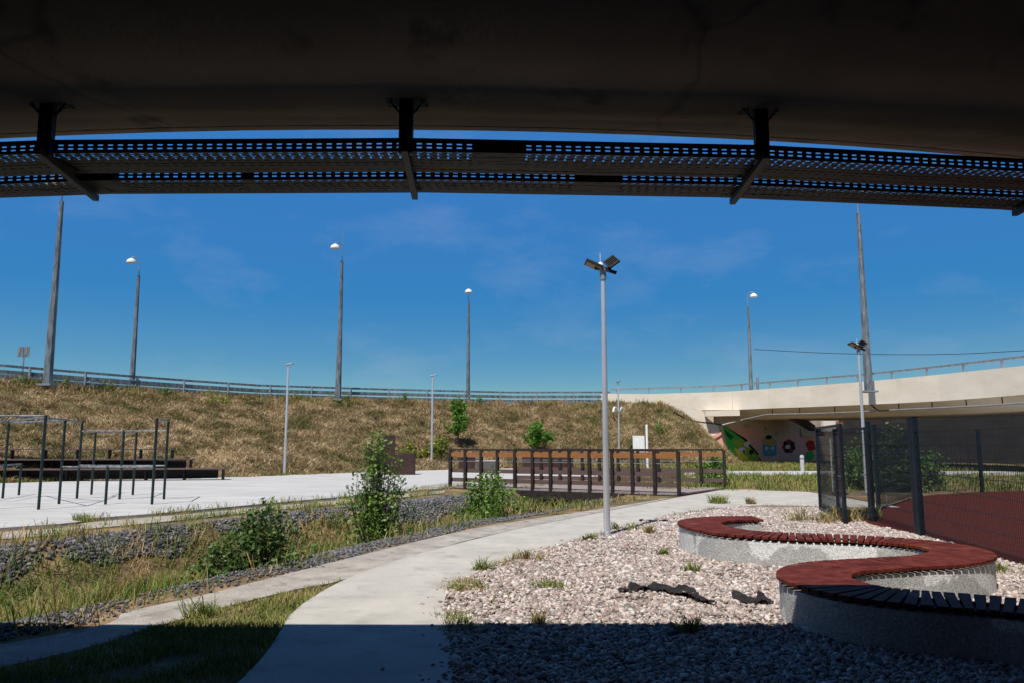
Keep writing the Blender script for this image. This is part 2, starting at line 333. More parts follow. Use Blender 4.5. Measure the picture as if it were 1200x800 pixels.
# ---------------------------------------------------------------- scatter helpers
def inpoly(X, Y, poly):
    c = np.zeros(X.shape, bool); n = len(poly)
    for i in range(n):
        x1, y1 = poly[i][0], poly[i][1]; x2, y2 = poly[(i + 1) % n][0], poly[(i + 1) % n][1]
        if y1 == y2: continue
        k = ((y1 > Y) != (y2 > Y)) & (X < (x2 - x1) * (Y - y1) / (y2 - y1) + x1); c ^= k
    return c
def blades_geo(X, Y, Z, H, Wd, lean):
    n = len(X); a = rng.uniform(0, 2 * np.pi, n); l = rng.uniform(0, 2 * np.pi, n); le = lean * rng.uniform(.3, 1, n) * H
    bx, by = np.cos(a) * Wd / 2, np.sin(a) * Wd / 2
    V = np.empty((n, 5, 3)); B = np.stack([X, Y, Z - .01], -1)
    off = np.stack([bx, by, np.zeros(n)], -1)
    V[:, 0] = B - off; V[:, 1] = B + off
    mid = B + np.stack([np.cos(l) * le * .35, np.sin(l) * le * .35, H * .6], -1)
    V[:, 2] = mid + off * .75; V[:, 3] = mid - off * .75
    V[:, 4] = B + np.stack([np.cos(l) * le, np.sin(l) * le, H * (1 - .25 * np.minimum(lean, 1))], -1)
    i = np.arange(n)[:, None] * 5
    T = np.stack([i + [0, 1, 2], i + [0, 2, 3], i + [3, 2, 4]], 1).reshape(-1, 3)
    return V.reshape(-1, 3), T
def grass(name, X, Y, H, W, lean, m, label, Z=None):
    Z = terrain(X, Y) if Z is None else Z
    V, T = blades_geo(X, Y, Z, H, W, lean); return tag(fast(name, V, T, m), label, 'grass', kind='stuff')
ICO = None
def ico():
    global ICO
    if ICO is None:
        bm = bmesh.new(); bmesh.ops.create_icosphere(bm, subdivisions=1, radius=1)
        ICO = (np.array([v.co[:] for v in bm.verts]), np.array([[v.index for v in f.verts] for f in bm.faces])); bm.free()
    return ICO
def stones(name, X, Y, Z, S, m, label, cat, flat=.6, rough_=.12):
    v, f = ico(); n = len(X); k = len(v)
    sc_ = np.stack([S * rng.uniform(.7, 1.2, n), S * rng.uniform(.5, .95, n), S * flat * rng.uniform(.6, 1.2, n)], -1)
    V = v[None] * sc_[:, None] * rng.uniform(1 - 1.6 * rough_, 1 + rough_, (n, k, 1))
    a = rng.uniform(0, 2 * np.pi, n); b = rng.normal(0, .45, n)
    ca, sa, cb, sb = np.cos(a)[:, None], np.sin(a)[:, None], np.cos(b)[:, None], np.sin(b)[:, None]
    x, y, z = V[..., 0], V[..., 1], V[..., 2]
    x, z = x * cb - z * sb, x * sb + z * cb
    x, y = x * ca - y * sa, x * sa + y * ca
    V = np.stack([x + X[:, None], y + Y[:, None], z + Z[:, None]], -1).reshape(-1, 3)
    T = (f[None] + (np.arange(n) * k)[:, None, None]).reshape(-1, 3)
    return tag(fast(name, V, T, m), label, cat, kind='stuff')

# bench centre line (used to keep pebbles off it)
BL = spline([(4.26, 13.55), (3.72, 13.5), (3.15, 13.05), (3.0, 12.3), (3.2, 11.5), (3.75, 11.05), (4.5, 10.8), (5.1, 10.45), (5.42, 9.85), (5.25, 9.2), (4.7, 8.75), (3.95, 8.5), (3.25, 8.2), (2.92, 7.65), (3.0, 7.05), (3.35, 6.7), (3.85, 6.45), (4.4, 6.0), (4.75, 5.3)], 10)
BLa = np.array(BL)
def near_bench(X, Y, r):
    m = np.zeros(X.shape, bool)
    for b in BLa[::3]: m |= (X - b[0]) ** 2 + (Y - b[1]) ** 2 < r * r
    return m
# pebbles
n = 330000
Yp = 4.2 + 16.2 * rng.uniform(0, 1, n) ** 1.5; Xp = rng.uniform(-1, 8.3, n)
k = inpoly(Xp + rng.normal(0, .03, n) + (rng.uniform(0, 1, n) < .06) * rng.exponential(.12, n), Yp, gravel_poly) & ~near_bench(Xp, Yp, .2) & (np.abs(Xp) < Yp * .72 + .3) & (vnoise(Xp * 2.1, Yp * 2.3) + rng.normal(0, .35, n) > -1.0)
Xp, Yp = Xp[k][:115000], Yp[k][:115000]
stones('gravel', Xp, Yp, .018 + rng.uniform(0, .02, len(Xp)), np.clip(rng.lognormal(-4.0, .38, len(Xp)), .007, .05) * (1 + .02 * Yp), M['pebble'], 'pinkish rounded pebbles of the gravel bed around the curved bench', 'gravel')
# grey stones on the far bank and along the near lip of the ditch
n = 520000
Xs = rng.uniform(-16, 3, n); Ys = rng.uniform(3, 29, n); sd, side = ditch_sd(Xs, Ys)
pat = vnoise(Xs * .8 + 3, Ys * .8)
far = (side < 0) & (sd < .06) & (sd > -.62 - .25 * pat) & (pat + rng.normal(0, .45, n) > -.45)
near = (side > 0) & (sd > -.35) & (sd < .62) & (rng.uniform(0, 1, n) < .85 - 1.0 * np.clip(sd, 0, 1) + .45 * pat)
k = (far | near) & (Ys < 27)
Xs, Ys = Xs[k][:110000], Ys[k][:110000]
stones('rubble', Xs, Ys, terrain(Xs, Ys) + .015, rng.uniform(.018, .055, len(Xs)) * np.where(ditch_sd(Xs, Ys)[1] < 0, 1.2, .62), M['stone'], 'dark grey rubble lining the banks of the ditch', 'rubble', .6, .26)
# ditch grass
n = 460000
X = rng.uniform(-17, 8, n); Y = 3 + 33 * rng.uniform(0, 1, n) ** 1.2; sd, side = ditch_sd(X, Y)
pat = vnoise(X * 1.1, Y * 1.1)
k = ((sd < -1.25) | ((side > 0) & (sd < -.35)) | ((side < 0) & (sd < -.5 - .25 * pat)) | ((side < 0) & (sd < .3) & (pat > .0) & (rng.uniform(0, 1, n) < .45)) | ((side > 0) & (sd < .5) & (pat > -.2) & (rng.uniform(0, 1, n) < .16)) | ((Y > 17) & (Y < 22.6) & (sd < .1 + .12 * (Y - 17)) & (side > 0) & (rng.uniform(0, 1, n) < .5)) | ((Y > 29) & (sd < .3)) | ((side > 0) & (sd > .6) & (sd < 1.1) & (pat > .1) & (rng.uniform(0, 1, n) < .15) & ~inpoly(X, Y, [tuple(p) for p in up] + [tuple(p) for p in dn][::-1])))
k &= ~((Y > 20.8) & (Y < 29) & (side > 0) & (sd < .15) & (rng.uniform(0, 1, n) < .85))
X, Y, pat = X[k][:190000], Y[k][:190000], pat[k][:190000]
grass('ditch_grass', X, Y, (.08 + .42 * rng.uniform(0, 1, len(X)) ** 2.2) * (1 + .35 * pat) * np.where(Y > 20.5, .45, 1), .006 + .0007 * Y, 1.0, M['blade_ditch'], 'tall green and straw coloured grass growing in the ditch')
# verge weeds, lips and margins
def along(line, n, w, jitter=.0):
    L = np.array([p[:2] for p in line]); i = rng.integers(0, len(L) - 1, n); t = rng.uniform(0, 1, n)[:, None]
    p = L[i] * (1 - t) + L[i + 1] * t; return p[:, 0] + rng.normal(0, w, n), p[:, 1] + rng.normal(0, w, n)
X, Y = along(pn[5:45], 5200, .10); pat = vnoise(X * 3, Y * 3); k = pat > -.1; X, Y = X[k], Y[k]
X2, Y2 = along(k2, 7000, .22); pat = vnoise(X2 * 2.2, Y2 * 2.2); k = pat > .05; X2, Y2 = X2[k], Y2[k]
X = np.r_[X, X2]; Y = np.r_[Y, Y2]
grass('verge_weeds', X, Y, (.04 + .26 * rng.uniform(0, 1, len(X)) ** 2.5), .014, .9, M['blade_meadow'], 'scruffy weeds along the kerb strip beside the plaza', np.maximum(terrain(X, Y), 0) + .02)
# grass wedge between old path and main path + shade side
n = 160000
X = rng.uniform(-8, 0, n); Y = 3 + 7.5 * rng.uniform(0, 1, n)
k = ~inpoly(X, Y, path_poly) & ~inpoly(X, Y, [tuple(p) for p in up] + [tuple(p) for p in dn][::-1]) & (ditch_sd(X, Y)[0] > .2) & ~inpoly(X, Y, gravel_poly) & (np.abs(X) < Y * .75 + .3) & (X > np.interp(Y, [p[1] for p in dn], [p[0] for p in dn]) + .04 + .05 * vnoise(X * 5, Y * 5)) & (vnoise(X * 3, Y * 3) + rng.normal(0, .5, n) > -.6)
X, Y = X[k][:22000], Y[k][:22000]
grass('path_grass', X, Y, rng.uniform(.03, .11, len(X)), .011, .8, M['blade_green'], 'short green grass wedge between the two concrete paths')
# embankment straw
n = 700000
X = rng.uniform(-46, 19, n); Y = rng.uniform(27, 67, n); px = 600 + 908 * X / Y
yb = np.interp(px, TPX, TYB); yc = np.interp(px, TPX, TYC); zc = np.interp(px, TPX, TZC)
k = (px > -60) & (px < 866) & (Y > yb + .1) & (Y < yc + .5) & (zc > .15) & (vnoise(X * 1.7 + 5, Y * 1.7) + rng.normal(0, .15, n) > -.85)
X, Y = X[k][:210000], Y[k][:210000]
grass('embankment_grass', X, Y, rng.uniform(.06, .32, len(X)) * (1.1 + .7 * vnoise(X * 2.7, Y * 2.7)).clip(.35, 2.2), .035 * rng.uniform(.6, 1.5, len(X)), 2.2, M['blade_dry'], 'sun dried straw coloured grass covering the embankment slope')
def spots(px0, px1, n): return rng.uniform(px0, px1, n)
n = 90000
X = rng.uniform(-44, 17, n); Y = rng.uniform(30, 66, n); px = 600 + 908 * X / Y
yb = np.interp(px, TPX, TYB); yc = np.interp(px, TPX, TYC); zc = np.interp(px, TPX, TZC); tt = (Y - yb) / (yc - yb)
k = (px > -60) & (px < 850) & (tt > .01) & (tt < 1.02) & (zc > .3) & (vnoise(X * .33 + 2, Y * .5) + .5 * vnoise(X * 1.3, Y * 1.6) + rng.normal(0, .3, n) + .7 * (tt - .5) + .6 * np.exp(-tt * 14) > .72)
X, Y = X[k], Y[k]
grass('slope_greenery', X, Y, .08 + .3 * rng.uniform(0, 1, len(X)) ** 2, .035, 1.0, M['blade_meadow'], 'patches of greener grass growing among the straw on the slope')
# green weeds along crest and foot of the slope
n = 16000; px = rng.uniform(-20, 780, n); w = rng.uniform(0, 1, n) < .55
yb = np.interp(px, TPX, TYB); yc = np.interp(px, TPX, TYC)
Y = np.where(w, yc - rng.exponential(.7, n), yb + rng.uniform(-.1, .9, n)); X = (px - 600) * Y / 908
k = vnoise(X * .9, Y * 2.5) > .0; X, Y, w = X[k], Y[k], w[k]
grass('crest_weeds', X, Y, np.where(w, rng.uniform(.15, .65, len(X)), rng.uniform(.1, .3, len(X))), .045, .5, M['blade_mix'], 'green weeds along the foot and crest of the embankment')
# grass strips beyond the bridge
n = 190000
X = rng.uniform(4, 34, n); Y = rng.uniform(27.5, 66, n); poly = [tuple(p[:2]) for p in pn] + [tuple(p[:2]) for p in pf]
k = ~inpoly(X, Y, poly) & ~inpoly(X, Y, court) & (vnoise(X * 1.3, Y * 1.3) > -.5) & (np.abs(X) < Y * .75)
X, Y = X[k][:60000], Y[k][:60000]
grass('meadow_grass', X, Y, (.06 + .36 * rng.uniform(0, 1, len(X)) ** 2), .032, .9, M['blade_meadow'], 'rough green and dry grass between the footpath and the overpass')

# ---------------------------------------------------------------- near overpass (we stand under it)
CX, CY, RR = -1.03, 25.22, 20.34
def arc(r, a0, a1, n): return [(CX + r * math.sin(a), CY - r * math.cos(a)) for a in np.linspace(a0, a1, n)]
prof = [(0, 4.25), (0, 3.76), (.07, 3.757), (.072, 3.775), (.083, 3.775), (.085, 3.757), (.35, 3.735), (.62, 3.712), (.80, 3.708), (.95, 3.725), (1.1, 3.78), (1.3, 3.90), (1.6, 4.15), (2.0, 4.4), (3.4, 4.45), (8, 4.45), (8.01, 3.3), (14, 3.3), (14.01, 4.45), (26, 4.45), (26, 4.95), (.3, 4.75), (0, 4.25)][:-1]
ang = np.linspace(-1.15, 1.15, 90)
mb = MB(); npf = len(prof); vs = []
for a in ang:
    for d, z in prof: vs.append((CX + (RR + d) * math.sin(a), CY - (RR + d) * math.cos(a), z))
fs = [(i * npf + j, i * npf + (j + 1) % npf, (i + 1) * npf + (j + 1) % npf, (i + 1) * npf + j) for i in range(len(ang) - 1) for j in range(npf)]
fs += [tuple(range(npf)), tuple((len(ang) - 1) * npf + j for j in range(npf))[::-1]]
near_ob = thing('road_overpass', 'dark concrete overpass deck overhead seen from underneath', 'overpass')
mb.add(vs, fs).build('deck_slab', M['soffit'], near_ob, True)
# unseen parapet on top of the slab, flattened to straighten its shadow edge
pz = MB(); xs = np.linspace(-16, 16, 34)
def pyy(x): return 4.93 + max(0, (abs(x + .4) - 1)) ** 2 * .004 + .07
inner = [(x, max(pyy(x), CY - math.sqrt(RR ** 2 - (x - CX) ** 2) * 1.0 + .02 if abs(x) > 7 else pyy(x))) for x in xs]
pz.prism(inner + [(x, y + .25 - .5) for x, y in inner][::-1], 4.12, 4.98)
pz.build('parapet', M['dark_conc'], near_ob)
MB().box((0, -14.5, 2.2), (70, .6, 4.5)).build('shade_wall', M['dark_conc'], near_ob)  # added behind the camera to keep the deck's underside dark
for x_ in (-15, 15): MB().box((x_, -6.3, 2.2), (.6, 16, 4.5)).build('shade_wall', M['dark_conc'], near_ob)  # unseen side walls, added to cut the light under the deck
for x, y in [(-9, -7.0), (8, -7.0)]:
    MB().lathe((x, y, 0), [(.6, -.3), (.6, 3.35)], 20).build('pier', M['dark_conc'], near_ob, True)

# soffit hairline cable along the edge
# ---------------------------------------------------------------- cable trays
hang = [(-4.95, 4.62), (-2.79, 4.40), (-.63, 4.37), (1.52, 4.48), (3.66, 4.76), (5.8, 5.25)]
TZ = 3.425
def tray(pts, width, hgt, solid):
    """perforated channel: pts = plan points of the near edge; slots are real holes; returns MB"""
    mb = MB(); s0 = 0
    per = .0605
    for (a, b) in zip(pts[:-1], pts[1:]):
        a = np.array(a); b = np.array(b); L = np.linalg.norm(b - a); d = (b - a) / L; nrm = np.array([-d[1], d[0]])
        n = max(1, int(round(L / per))); st = L / n
        def rect(u0, u1, w0, w1, plane):
            if plane == 'n': q_ = [(a + d * u0, w0), (a + d * u1, w0), (a + d * u1, w1), (a + d * u0, w1)]; return [(p[0], p[1], TZ + z) for p, z in q_]
            if plane == 'f': q_ = [(a + nrm * width + d * u0, w0), (a + nrm * width + d * u1, w0), (a + nrm * width + d * u1, w1), (a + nrm * width + d * u0, w1)]; return [(p[0], p[1], TZ + z) for p, z in q_]
            q_ = [a + nrm * w0 + d * u0, a + nrm * w0 + d * u1, a + nrm * w1 + d * u1, a + nrm * w1 + d * u0]; return [(p[0], p[1], TZ) for p in q_]
        wallrows = [(0, .018, 0), (.018, .027, 1), (.027, .041, 0), (.041, .050, 1), (.050, hgt, 0)]
        botrows = [(0, .016, 0), (.016, .026, 1), (.026, .038, 0), (.038, .066, 2), (.066, .074, 0), (.074, .080, 1), (.080, .092, 0), (.092, .118, 2), (.118, .135, 0), (.135, .147, 1), (.147, .18, 0), (.18, .19, 1), (.19, .22, 0), (.22, .23, 1), (.23, min(width, .30), 0), (.30, .31, 1), (.31, width, 0)]
        for rows, pls in ((wallrows, 'nf'), (botrows, 'b')):
            for pl in pls:
                for ri, (w0, w1, slot) in enumerate(rows):
                    if w1 <= w0 or w1 > width + 1e-6: continue
                    if not slot: mb.add(rect(0, L, w0, w1, pl), [(0, 1, 2, 3)])
                    else:
                        for i in range(n):
                            u = i * st; gu = s0 + u
                            if any(x0 < gu < x1 for x0, x1 in solid): mb.add(rect(u, u + st, w0, w1, pl), [(0, 1, 2, 3)])
                            else:
                                sh = 0 if pl != 'b' else (.25 if (ri // 2) % 2 else 0)
                                if slot == 2: mb.add(rect(u + st * .20, u + st, w0, w1, pl), [(0, 1, 2, 3)])
                                else: mb.add(rect(u + st * (.52 + sh * .6), u + st * (1.0 + sh * .6), w0, w1, pl), [(0, 1, 2, 3)])
        for side_ in (0, width):   # rolled top lip
            p0 = a + nrm * side_; p1 = b + nrm * side_
            mb.bar((p0[0], p0[1], TZ + hgt + .002), (p1[0], p1[1], TZ + hgt + .002), .016, .005)
        s0 += L
    return mb
def poly_off(pts, o): return [(x, y + o) for x, y in pts]
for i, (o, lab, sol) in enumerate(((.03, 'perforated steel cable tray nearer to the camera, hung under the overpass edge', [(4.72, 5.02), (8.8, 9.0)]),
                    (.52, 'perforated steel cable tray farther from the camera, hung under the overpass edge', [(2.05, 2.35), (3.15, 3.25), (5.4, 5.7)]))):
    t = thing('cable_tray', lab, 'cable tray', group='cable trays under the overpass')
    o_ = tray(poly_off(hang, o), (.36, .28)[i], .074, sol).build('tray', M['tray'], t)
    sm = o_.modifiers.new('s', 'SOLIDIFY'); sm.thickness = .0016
    for s_ in sol:     # coupler plates
        u = (s_[0] + s_[1]) / 2; acc = 0
        pp = poly_off(hang, o)
        for a, b in zip(pp[:-1], pp[1:]):
            L = math.dist(a, b)
            if acc <= u < acc + L:
                f = (u - acc) / L; c = (a[0] + (b[0] - a[0]) * f, a[1] + (b[1] - a[1]) * f); d = ((b[0] - a[0]) / L, (b[1] - a[1]) / L); w = (s_[1] - s_[0]) * .33
                MB().bar((c[0] - d[0] * w, c[1] - d[1] * w - .006, TZ + .036), (c[0] + d[0] * w, c[1] + d[1] * w - .006, TZ + .036), .004, .062).build('coupler_plate', M['black'], t)
            acc += L
    offs = [.20, .27, .31] if i == 0 else [.14, .18, .23]
    for j, oo in enumerate(offs):
        pts = [(x, y + o + oo + .012 * math.sin(3 * x + j), TZ + .014 + (.004 * math.sin(5 * x + j * 2))) for x, y in [tuple(p) for p in spline(hang, 6)]]
        c = MB().tube(pts, .010 + .003 * (j % 2), 8).build('power_cable', M['cable'], None, True)
        tag(c, 'black power cable in the %s cable tray, lying %s' % (('nearer', 'farther')[i], ('closest to the camera', 'in the middle of the tray', 'farthest from the camera')[j]), 'cable', group='cables in the %s tray' % ('nearer' if i == 0 else 'farther'))
places = ['beyond the left picture edge', 'at the far left of the picture', 'left of the picture centre', 'right of the picture centre', 'at the right picture edge', 'beyond the right picture edge']
for i, (x, y) in enumerate(hang[:5]):
    t = thing('tray_hanger', 'black steel bracket holding the cable trays, ' + places[i], 'bracket', (x, y, 0), group='cable tray hangers')
    rot = -.09 * (x + .6) / 2
    MB().box((0, 0, 3.722), (.24, .13, .012)).build('ceiling_plate', M['black'], t)
    v = MB()   # slotted strut
    for sx in (-.024, .024): v.box((sx, 0, 3.558), (.034, .045, .33))
    for k_ in range(5): v.box((0, -.018, 3.42 + k_ * .066), (.05, .004, .036))
    v.box((0, .02, 3.558), (.03, .003, .33)) if i != 1 else None
    v.build('strut', M['black'], t)
    MB().bar((-.10, 0, 3.715), (-.03, 0, 3.64), .012).build('gusset', M['black'], t); MB().bar((.10, 0, 3.715), (.035, 0, 3.64), .012).build('gusset', M['black'], t)
    b = MB(); tx = (-.1, -.12, -.045, .045, .09)[i]; b.bar((-tx * .12, -.10, 3.392), (tx, .80, 3.392), .040, .042); b.build('arm', M['black'], t, bevel=.004)
    for sx in (-.09, .09): MB().lathe((sx, -.03, 3.69), [(.009, 0), (.009, .035)], 8).build('bolt', M['galv'], t)
# ---------------------------------------------------------------- bench
def offs(L, i, o):
    a = L[max(i - 1, 0)]; b = L[min(i + 1, len(L) - 1)]; d = (b - a) / np.linalg.norm(b - a); n_ = np.array([-d[1], d[0]]); return L[i] + n_ * o
seg = np.r_[0, np.cumsum(np.linalg.norm(np.diff(BLa, axis=0), axis=1))]; tot = seg[-1]
def at(s): return np.array([np.interp(s, seg, BLa[:, 0]), np.interp(s, seg, BLa[:, 1])])
bench = thing('curved_bench', 'long serpentine bench with red brown slats on a curved concrete base', 'bench', (4, 9.5, 0))
def fr(s):
    d = at(min(s + .15, tot)) - at(max(s - .15, 0)); d /= np.linalg.norm(d); return at(s), d, np.array([-d[1], d[0]])
mb = MB(); s = .02; ox, oy = 4, 9.5
while s < tot - .06:
    hw, w = .345, .077
    c0, d0, n0 = fr(s); c1, d1, n1 = fr(s + w); dz = random.uniform(-.002, .002)
    q_ = [c0 - n0 * hw, c1 - n1 * hw, c1 + n1 * hw, c0 + n0 * hw]
    mb.prism([(p[0] - ox, p[1] - oy) for p in q_], .385 + dz, .422 + dz); s += .098
mb.build('seat', M['redslat'], bench, bevel=.004)
ns = 130; ss = np.linspace(.06, tot - .06, ns); ri = []; le = []
for s in ss:
    c, d, n_ = fr(s); ri.append(c - n_ * .32); le.append(c + n_ * .32)
mb = MB(); vs = []
for a, b in zip(ri, le):
    for p in (a, b):
        vs += [(p[0] - ox, p[1] - oy, -.1), (p[0] - ox, p[1] - oy, .355)]
fs = []
for i in range(ns - 1):
    A = i * 4; B = A + 4
    fs += [(A, B, B + 1, A + 1), (A + 2, A + 3, B + 3, B + 2), (A + 1, B + 1, B + 3, A + 3)]
fs += [(0, 1, 3, 2), ((ns - 1) * 4, (ns - 1) * 4 + 2, (ns - 1) * 4 + 3, (ns - 1) * 4 + 1)]
mb.add(vs, fs).build('base', M['aggregate'], bench)
for o in (-.2, .2):
    r_ = MB()
    for i in range(0, ns - 1):
        c, d, n_ = fr(ss[i]); c2, d2, n2 = fr(ss[i + 1]); p = c + n_ * o; p2 = c2 + n2 * o
        r_.bar((p[0] - ox, p[1] - oy, .369), (p2[0] - ox, p2[1] - oy, .369), .05, .026)
    r_.build('slat_support', M['black'], bench)

# ---------------------------------------------------------------- lamps
def park_lamp(x, y, z, h, label, rz=0, heads=2, r=.062):
    t = thing('park_lamp', label, 'lamp', (x, y, z), rz, 'silver park lamps')
    MB().tube([(0, 0, 0), (0, 0, h * .5), (0, 0, h)], [r, r * .86, r * .7], 20).build('pole', M['chrome'], t, True)
    b = MB(); b.box((0, 0, .02), (.26, .26, .03)); b.lathe((0, 0, .03), [(.085, 0), (.07, .05)], 16); b.build('base_plate', M['galv'], t, bevel=.004)
    for sx in (-1, 1):
        for sy in (-1, 1): MB().lathe((sx * .095, sy * .095, .034), [(.014, 0), (.014, .03)], 6).build('bolt', M['galv'], t)
    if heads == 2:
        MB().lathe((0, 0, h - .10), [(.062, 0), (.062, .2), (.03, .23)], 16).build('collar', M['galv'], t, True)
        MB().bar((-.16, 0, h + .12), (.16, 0, h + .12), .05, .045).build('crossbar', M['black'], t)
        # left head almost edge-on, right head tilted showing its face
        for sx, rot in ((-1, Matrix.Rotation(R(24), 3, 'Y') @ Matrix.Rotation(R(-8), 3, 'X')), (1, Matrix.Rotation(R(-36), 3, 'Y') @ Matrix.Rotation(R(48), 3, 'X'))):
            c = Vector((sx * .17, 0, h + (.18 if sx < 0 else .25)))
            f = MB().box(c, (.36 if sx < 0 else .24, .25, .045), rot=rot)
            for k_ in range(7): f.box(c + rot @ Vector(((-.09 + k_ * .03), 0, .034)), (.006, .2, .028), rot=rot)
            fo = f.build('floodlight', M['black'], t, bevel=.005)
            MB().box(c + rot @ Vector((0, 0, -.025)), ((.31 if sx < 0 else .19), .2, .006), rot=rot).build('lens', M['glass'], fo)
        MB().bar((.03, 0, h + .10), (.26, 0, h + .03), .04, .06).build('driver_box', M['black'], t)
        an = MB(); an.lathe((-.05, 0, h + .17), [(.062, 0), (.06, .03), (.035, .06), (.008, .075)], 14); an.tube([(-.05, 0, h + .24), (-.05, 0, h + .42)], .006, 6); an.build('sensor_dome', M['whitepaint'], t, True)
    else:
        MB().box((.05, 0, h + .03), (.42, .16, .07), rot=Matrix.Rotation(R(-12), 3, 'Y')).build('lamp_head', M['galv'], t, bevel=.015)
    return t
lx, ly, _ = P(711.5, 628)
park_lamp(lx, ly, .01, 4.88, 'tall silver park lamp with two floodlights standing in the gravel by the path', 0)
lx, ly, _ = P(1016, 578)
park_lamp(lx, ly, 0, 4.85, 'silver park lamp with two floodlights behind the navy fence', .25)
for px, py, top_, lab in ((334.5, 547, 427, 'slim white park lamp on the slope left of the brown boxes'), (506, 543, 440, 'slim white park lamp on the slope right of the brown boxes')):
    D = 40.5 if px < 400 else 49.5
    x = (px - 600) / 908 * D; z = float(terrain(x, D)); h = PD(px, top_, D)[2] - z
    park_lamp(x, D, z, h, lab, 0, 1, .075)
D = 55.2; x = (725.5 - 600) / 908 * D; z = float(terrain(x, D)); t = park_lamp(x, D, z, PD(725, 447, D)[2] - z, 'slim white park lamp with curled side arms left of the overpass', .9, 1, .07)
cz = PD(725, 480, D)[2] - z; mb = MB()
for s_ in (-1, 1): mb.tube([(s_ * (.08 + .62 * math.sin(a * 1.0)) , 0, cz + .28 * math.sin(a * 2.2) - .1) for a in np.linspace(0, 1.5, 9)], [.05 + .03 * k_ / 8 for k_ in range(9)], 8)
mb.build('side_arm', M['whitepaint'], t, True)

def road_lamp(px, D, z, h, label, arm=1, base=.25, mast=False, box=False):
    x = (px - 600) / 908 * D
    t = thing('street_lamp', label, 'street lamp', (x, D, z), 0, 'galvanised street lamps on the ring road')
    p = MB(); p.lathe((0, 0, 0), [(base, 0), (base * .45, h - 1.4)], 8); p.build('pole', M['galvpole'], t)
    MB().box((0, 0, -.02), (base * 3, base * 3, .12)).build('base_plate', M['galv'], t)
    s_ = arm
    a = MB(); a.tube([(0, 0, h - 1.5), (0, 0, h - .35), (s_ * .06, -.05, h - .1), (s_ * .25, -.2, h + .02), (s_ * .45, -.3, h - .02), (s_ * .5, -.3, h - .12)], .035, 8)
    if mast: a.tube([(0, 0, h - .4), (0, 0, h + .9)], .02, 6)
    a.build('arm', M['galv'], t, True)
    MB().lathe((s_ * .5, -.3, h - .50), [(.35, 0), (.36, .04), (.30, .22), (.14, .33), (.05, .38)], 18).build('lamp_head', M['whitepaint'], t, True)
    if box: MB().box((base + .1, -.05, 1.0), (.5, .3, .65)).build('control_box', M['galv'], t)
    return t
def zt(px, py, D): return PD(px, py, D)[2]
road_lamp(50, 45.6, zt(50, 448, 45.6) - .1, 12.6, 'thickest galvanised street lamp, at the far left beside the road sign', -1, .27)
road_lamp(150, 58, 5.1, zt(152, 302, 58) - 5.1, 'street lamp with a white dome and small control box, second from the left', -1, .23, box=True)
road_lamp(394.5, 58.5, zt(395, 466, 58.5) - .1, zt(396, 285, 58.5) - 5.0, 'street lamp with white dome and thin mast, above the brown boxes', -1, .24, True)
road_lamp(548, 72, 5.0, zt(548, 338, 72) - 5.0, 'street lamp with white dome rising behind the guardrail near the centre', .01, .21)
road_lamp(883, 73, 5.6, zt(879, 343, 73) - 5.6, 'street lamp with white dome turned right, behind the overpass railing', 1, .21)
fz = zt(1022, 458, 50.3)
rl = road_lamp(1022, 50.3, fz, 13.4, 'tall street lamp bolted to the outside of the overpass edge at right', 1, .29)

# ---------------------------------------------------------------- guardrails
def guardrail(pts, label, hgt=1.0):
    t = thing('guardrail', label, 'guardrail', pts[0])
    o = Vector(pts[0]); L = [Vector(p) - o for p in pts]
    for zz, hh, ww in ((hgt, .14, .11), (hgt * .64, .22, .07), (hgt * .28, .22, .07)):
        mb = MB()
        for a, b in zip(L[:-1], L[1:]): mb.bar(a + Vector((0, 0, zz)), b + Vector((0, 0, zz)), ww, hh)
        mb.build('rail', M['galvpole'], t)
    acc = 0; nxt = .6
    for a, b in zip(L[:-1], L[1:]):
        l = (b - a).length
        while nxt < acc + l:
            p = a + (b - a) * ((nxt - acc) / l); MB().box(p + Vector((0, -.06, hgt / 2 + .01)), (.10, .12, hgt + .04)).build('post', M['galv'], t); nxt += 3.1
        acc += l
pxs = [-60, 0, 75, 150, 225, 300, 375, 450, 525, 600, 660, 716]
pts = []
for px in pxs:
    yc = float(np.interp(px, TPX, TYC)) + .55; zc = float(np.interp(px, TPX, TZC)); pts.append(((px - 600) / 908 * yc, yc, zc))
guardrail(pts, 'grey steel guardrail along the top of the grassy embankment')
guardrail([(x * 1.12, y + 7.4, z + .02) for x, y, z in pts], 'second grey guardrail on the far side of the ring road behind the embankment')
rd = [(x, y + .8) for x, y, z in pts]
rz_ = MB(); n_ = len(pts)
rz_.add([(x, y + .75, z + .03) for x, y, z in pts] + [(x * 1.1, y + 7.0, z + .05) for x, y, z in pts], [(i, i + 1, n_ + i + 1, n_ + i) for i in range(n_ - 1)])
tag(rz_.build('ring_road', mat('asphalt', [(.045, .045, .047), (.06, .06, .062)], 5, .9)), kind='structure')
kb = MB()
for a, b in zip(pts[:-1], pts[1:]): kb.bar((a[0], a[1] + .18, a[2] + .02), (b[0], b[1] + .18, b[2] + .02), .18, .22)
tag(kb.build('kerb', M['cream']), kind='structure')

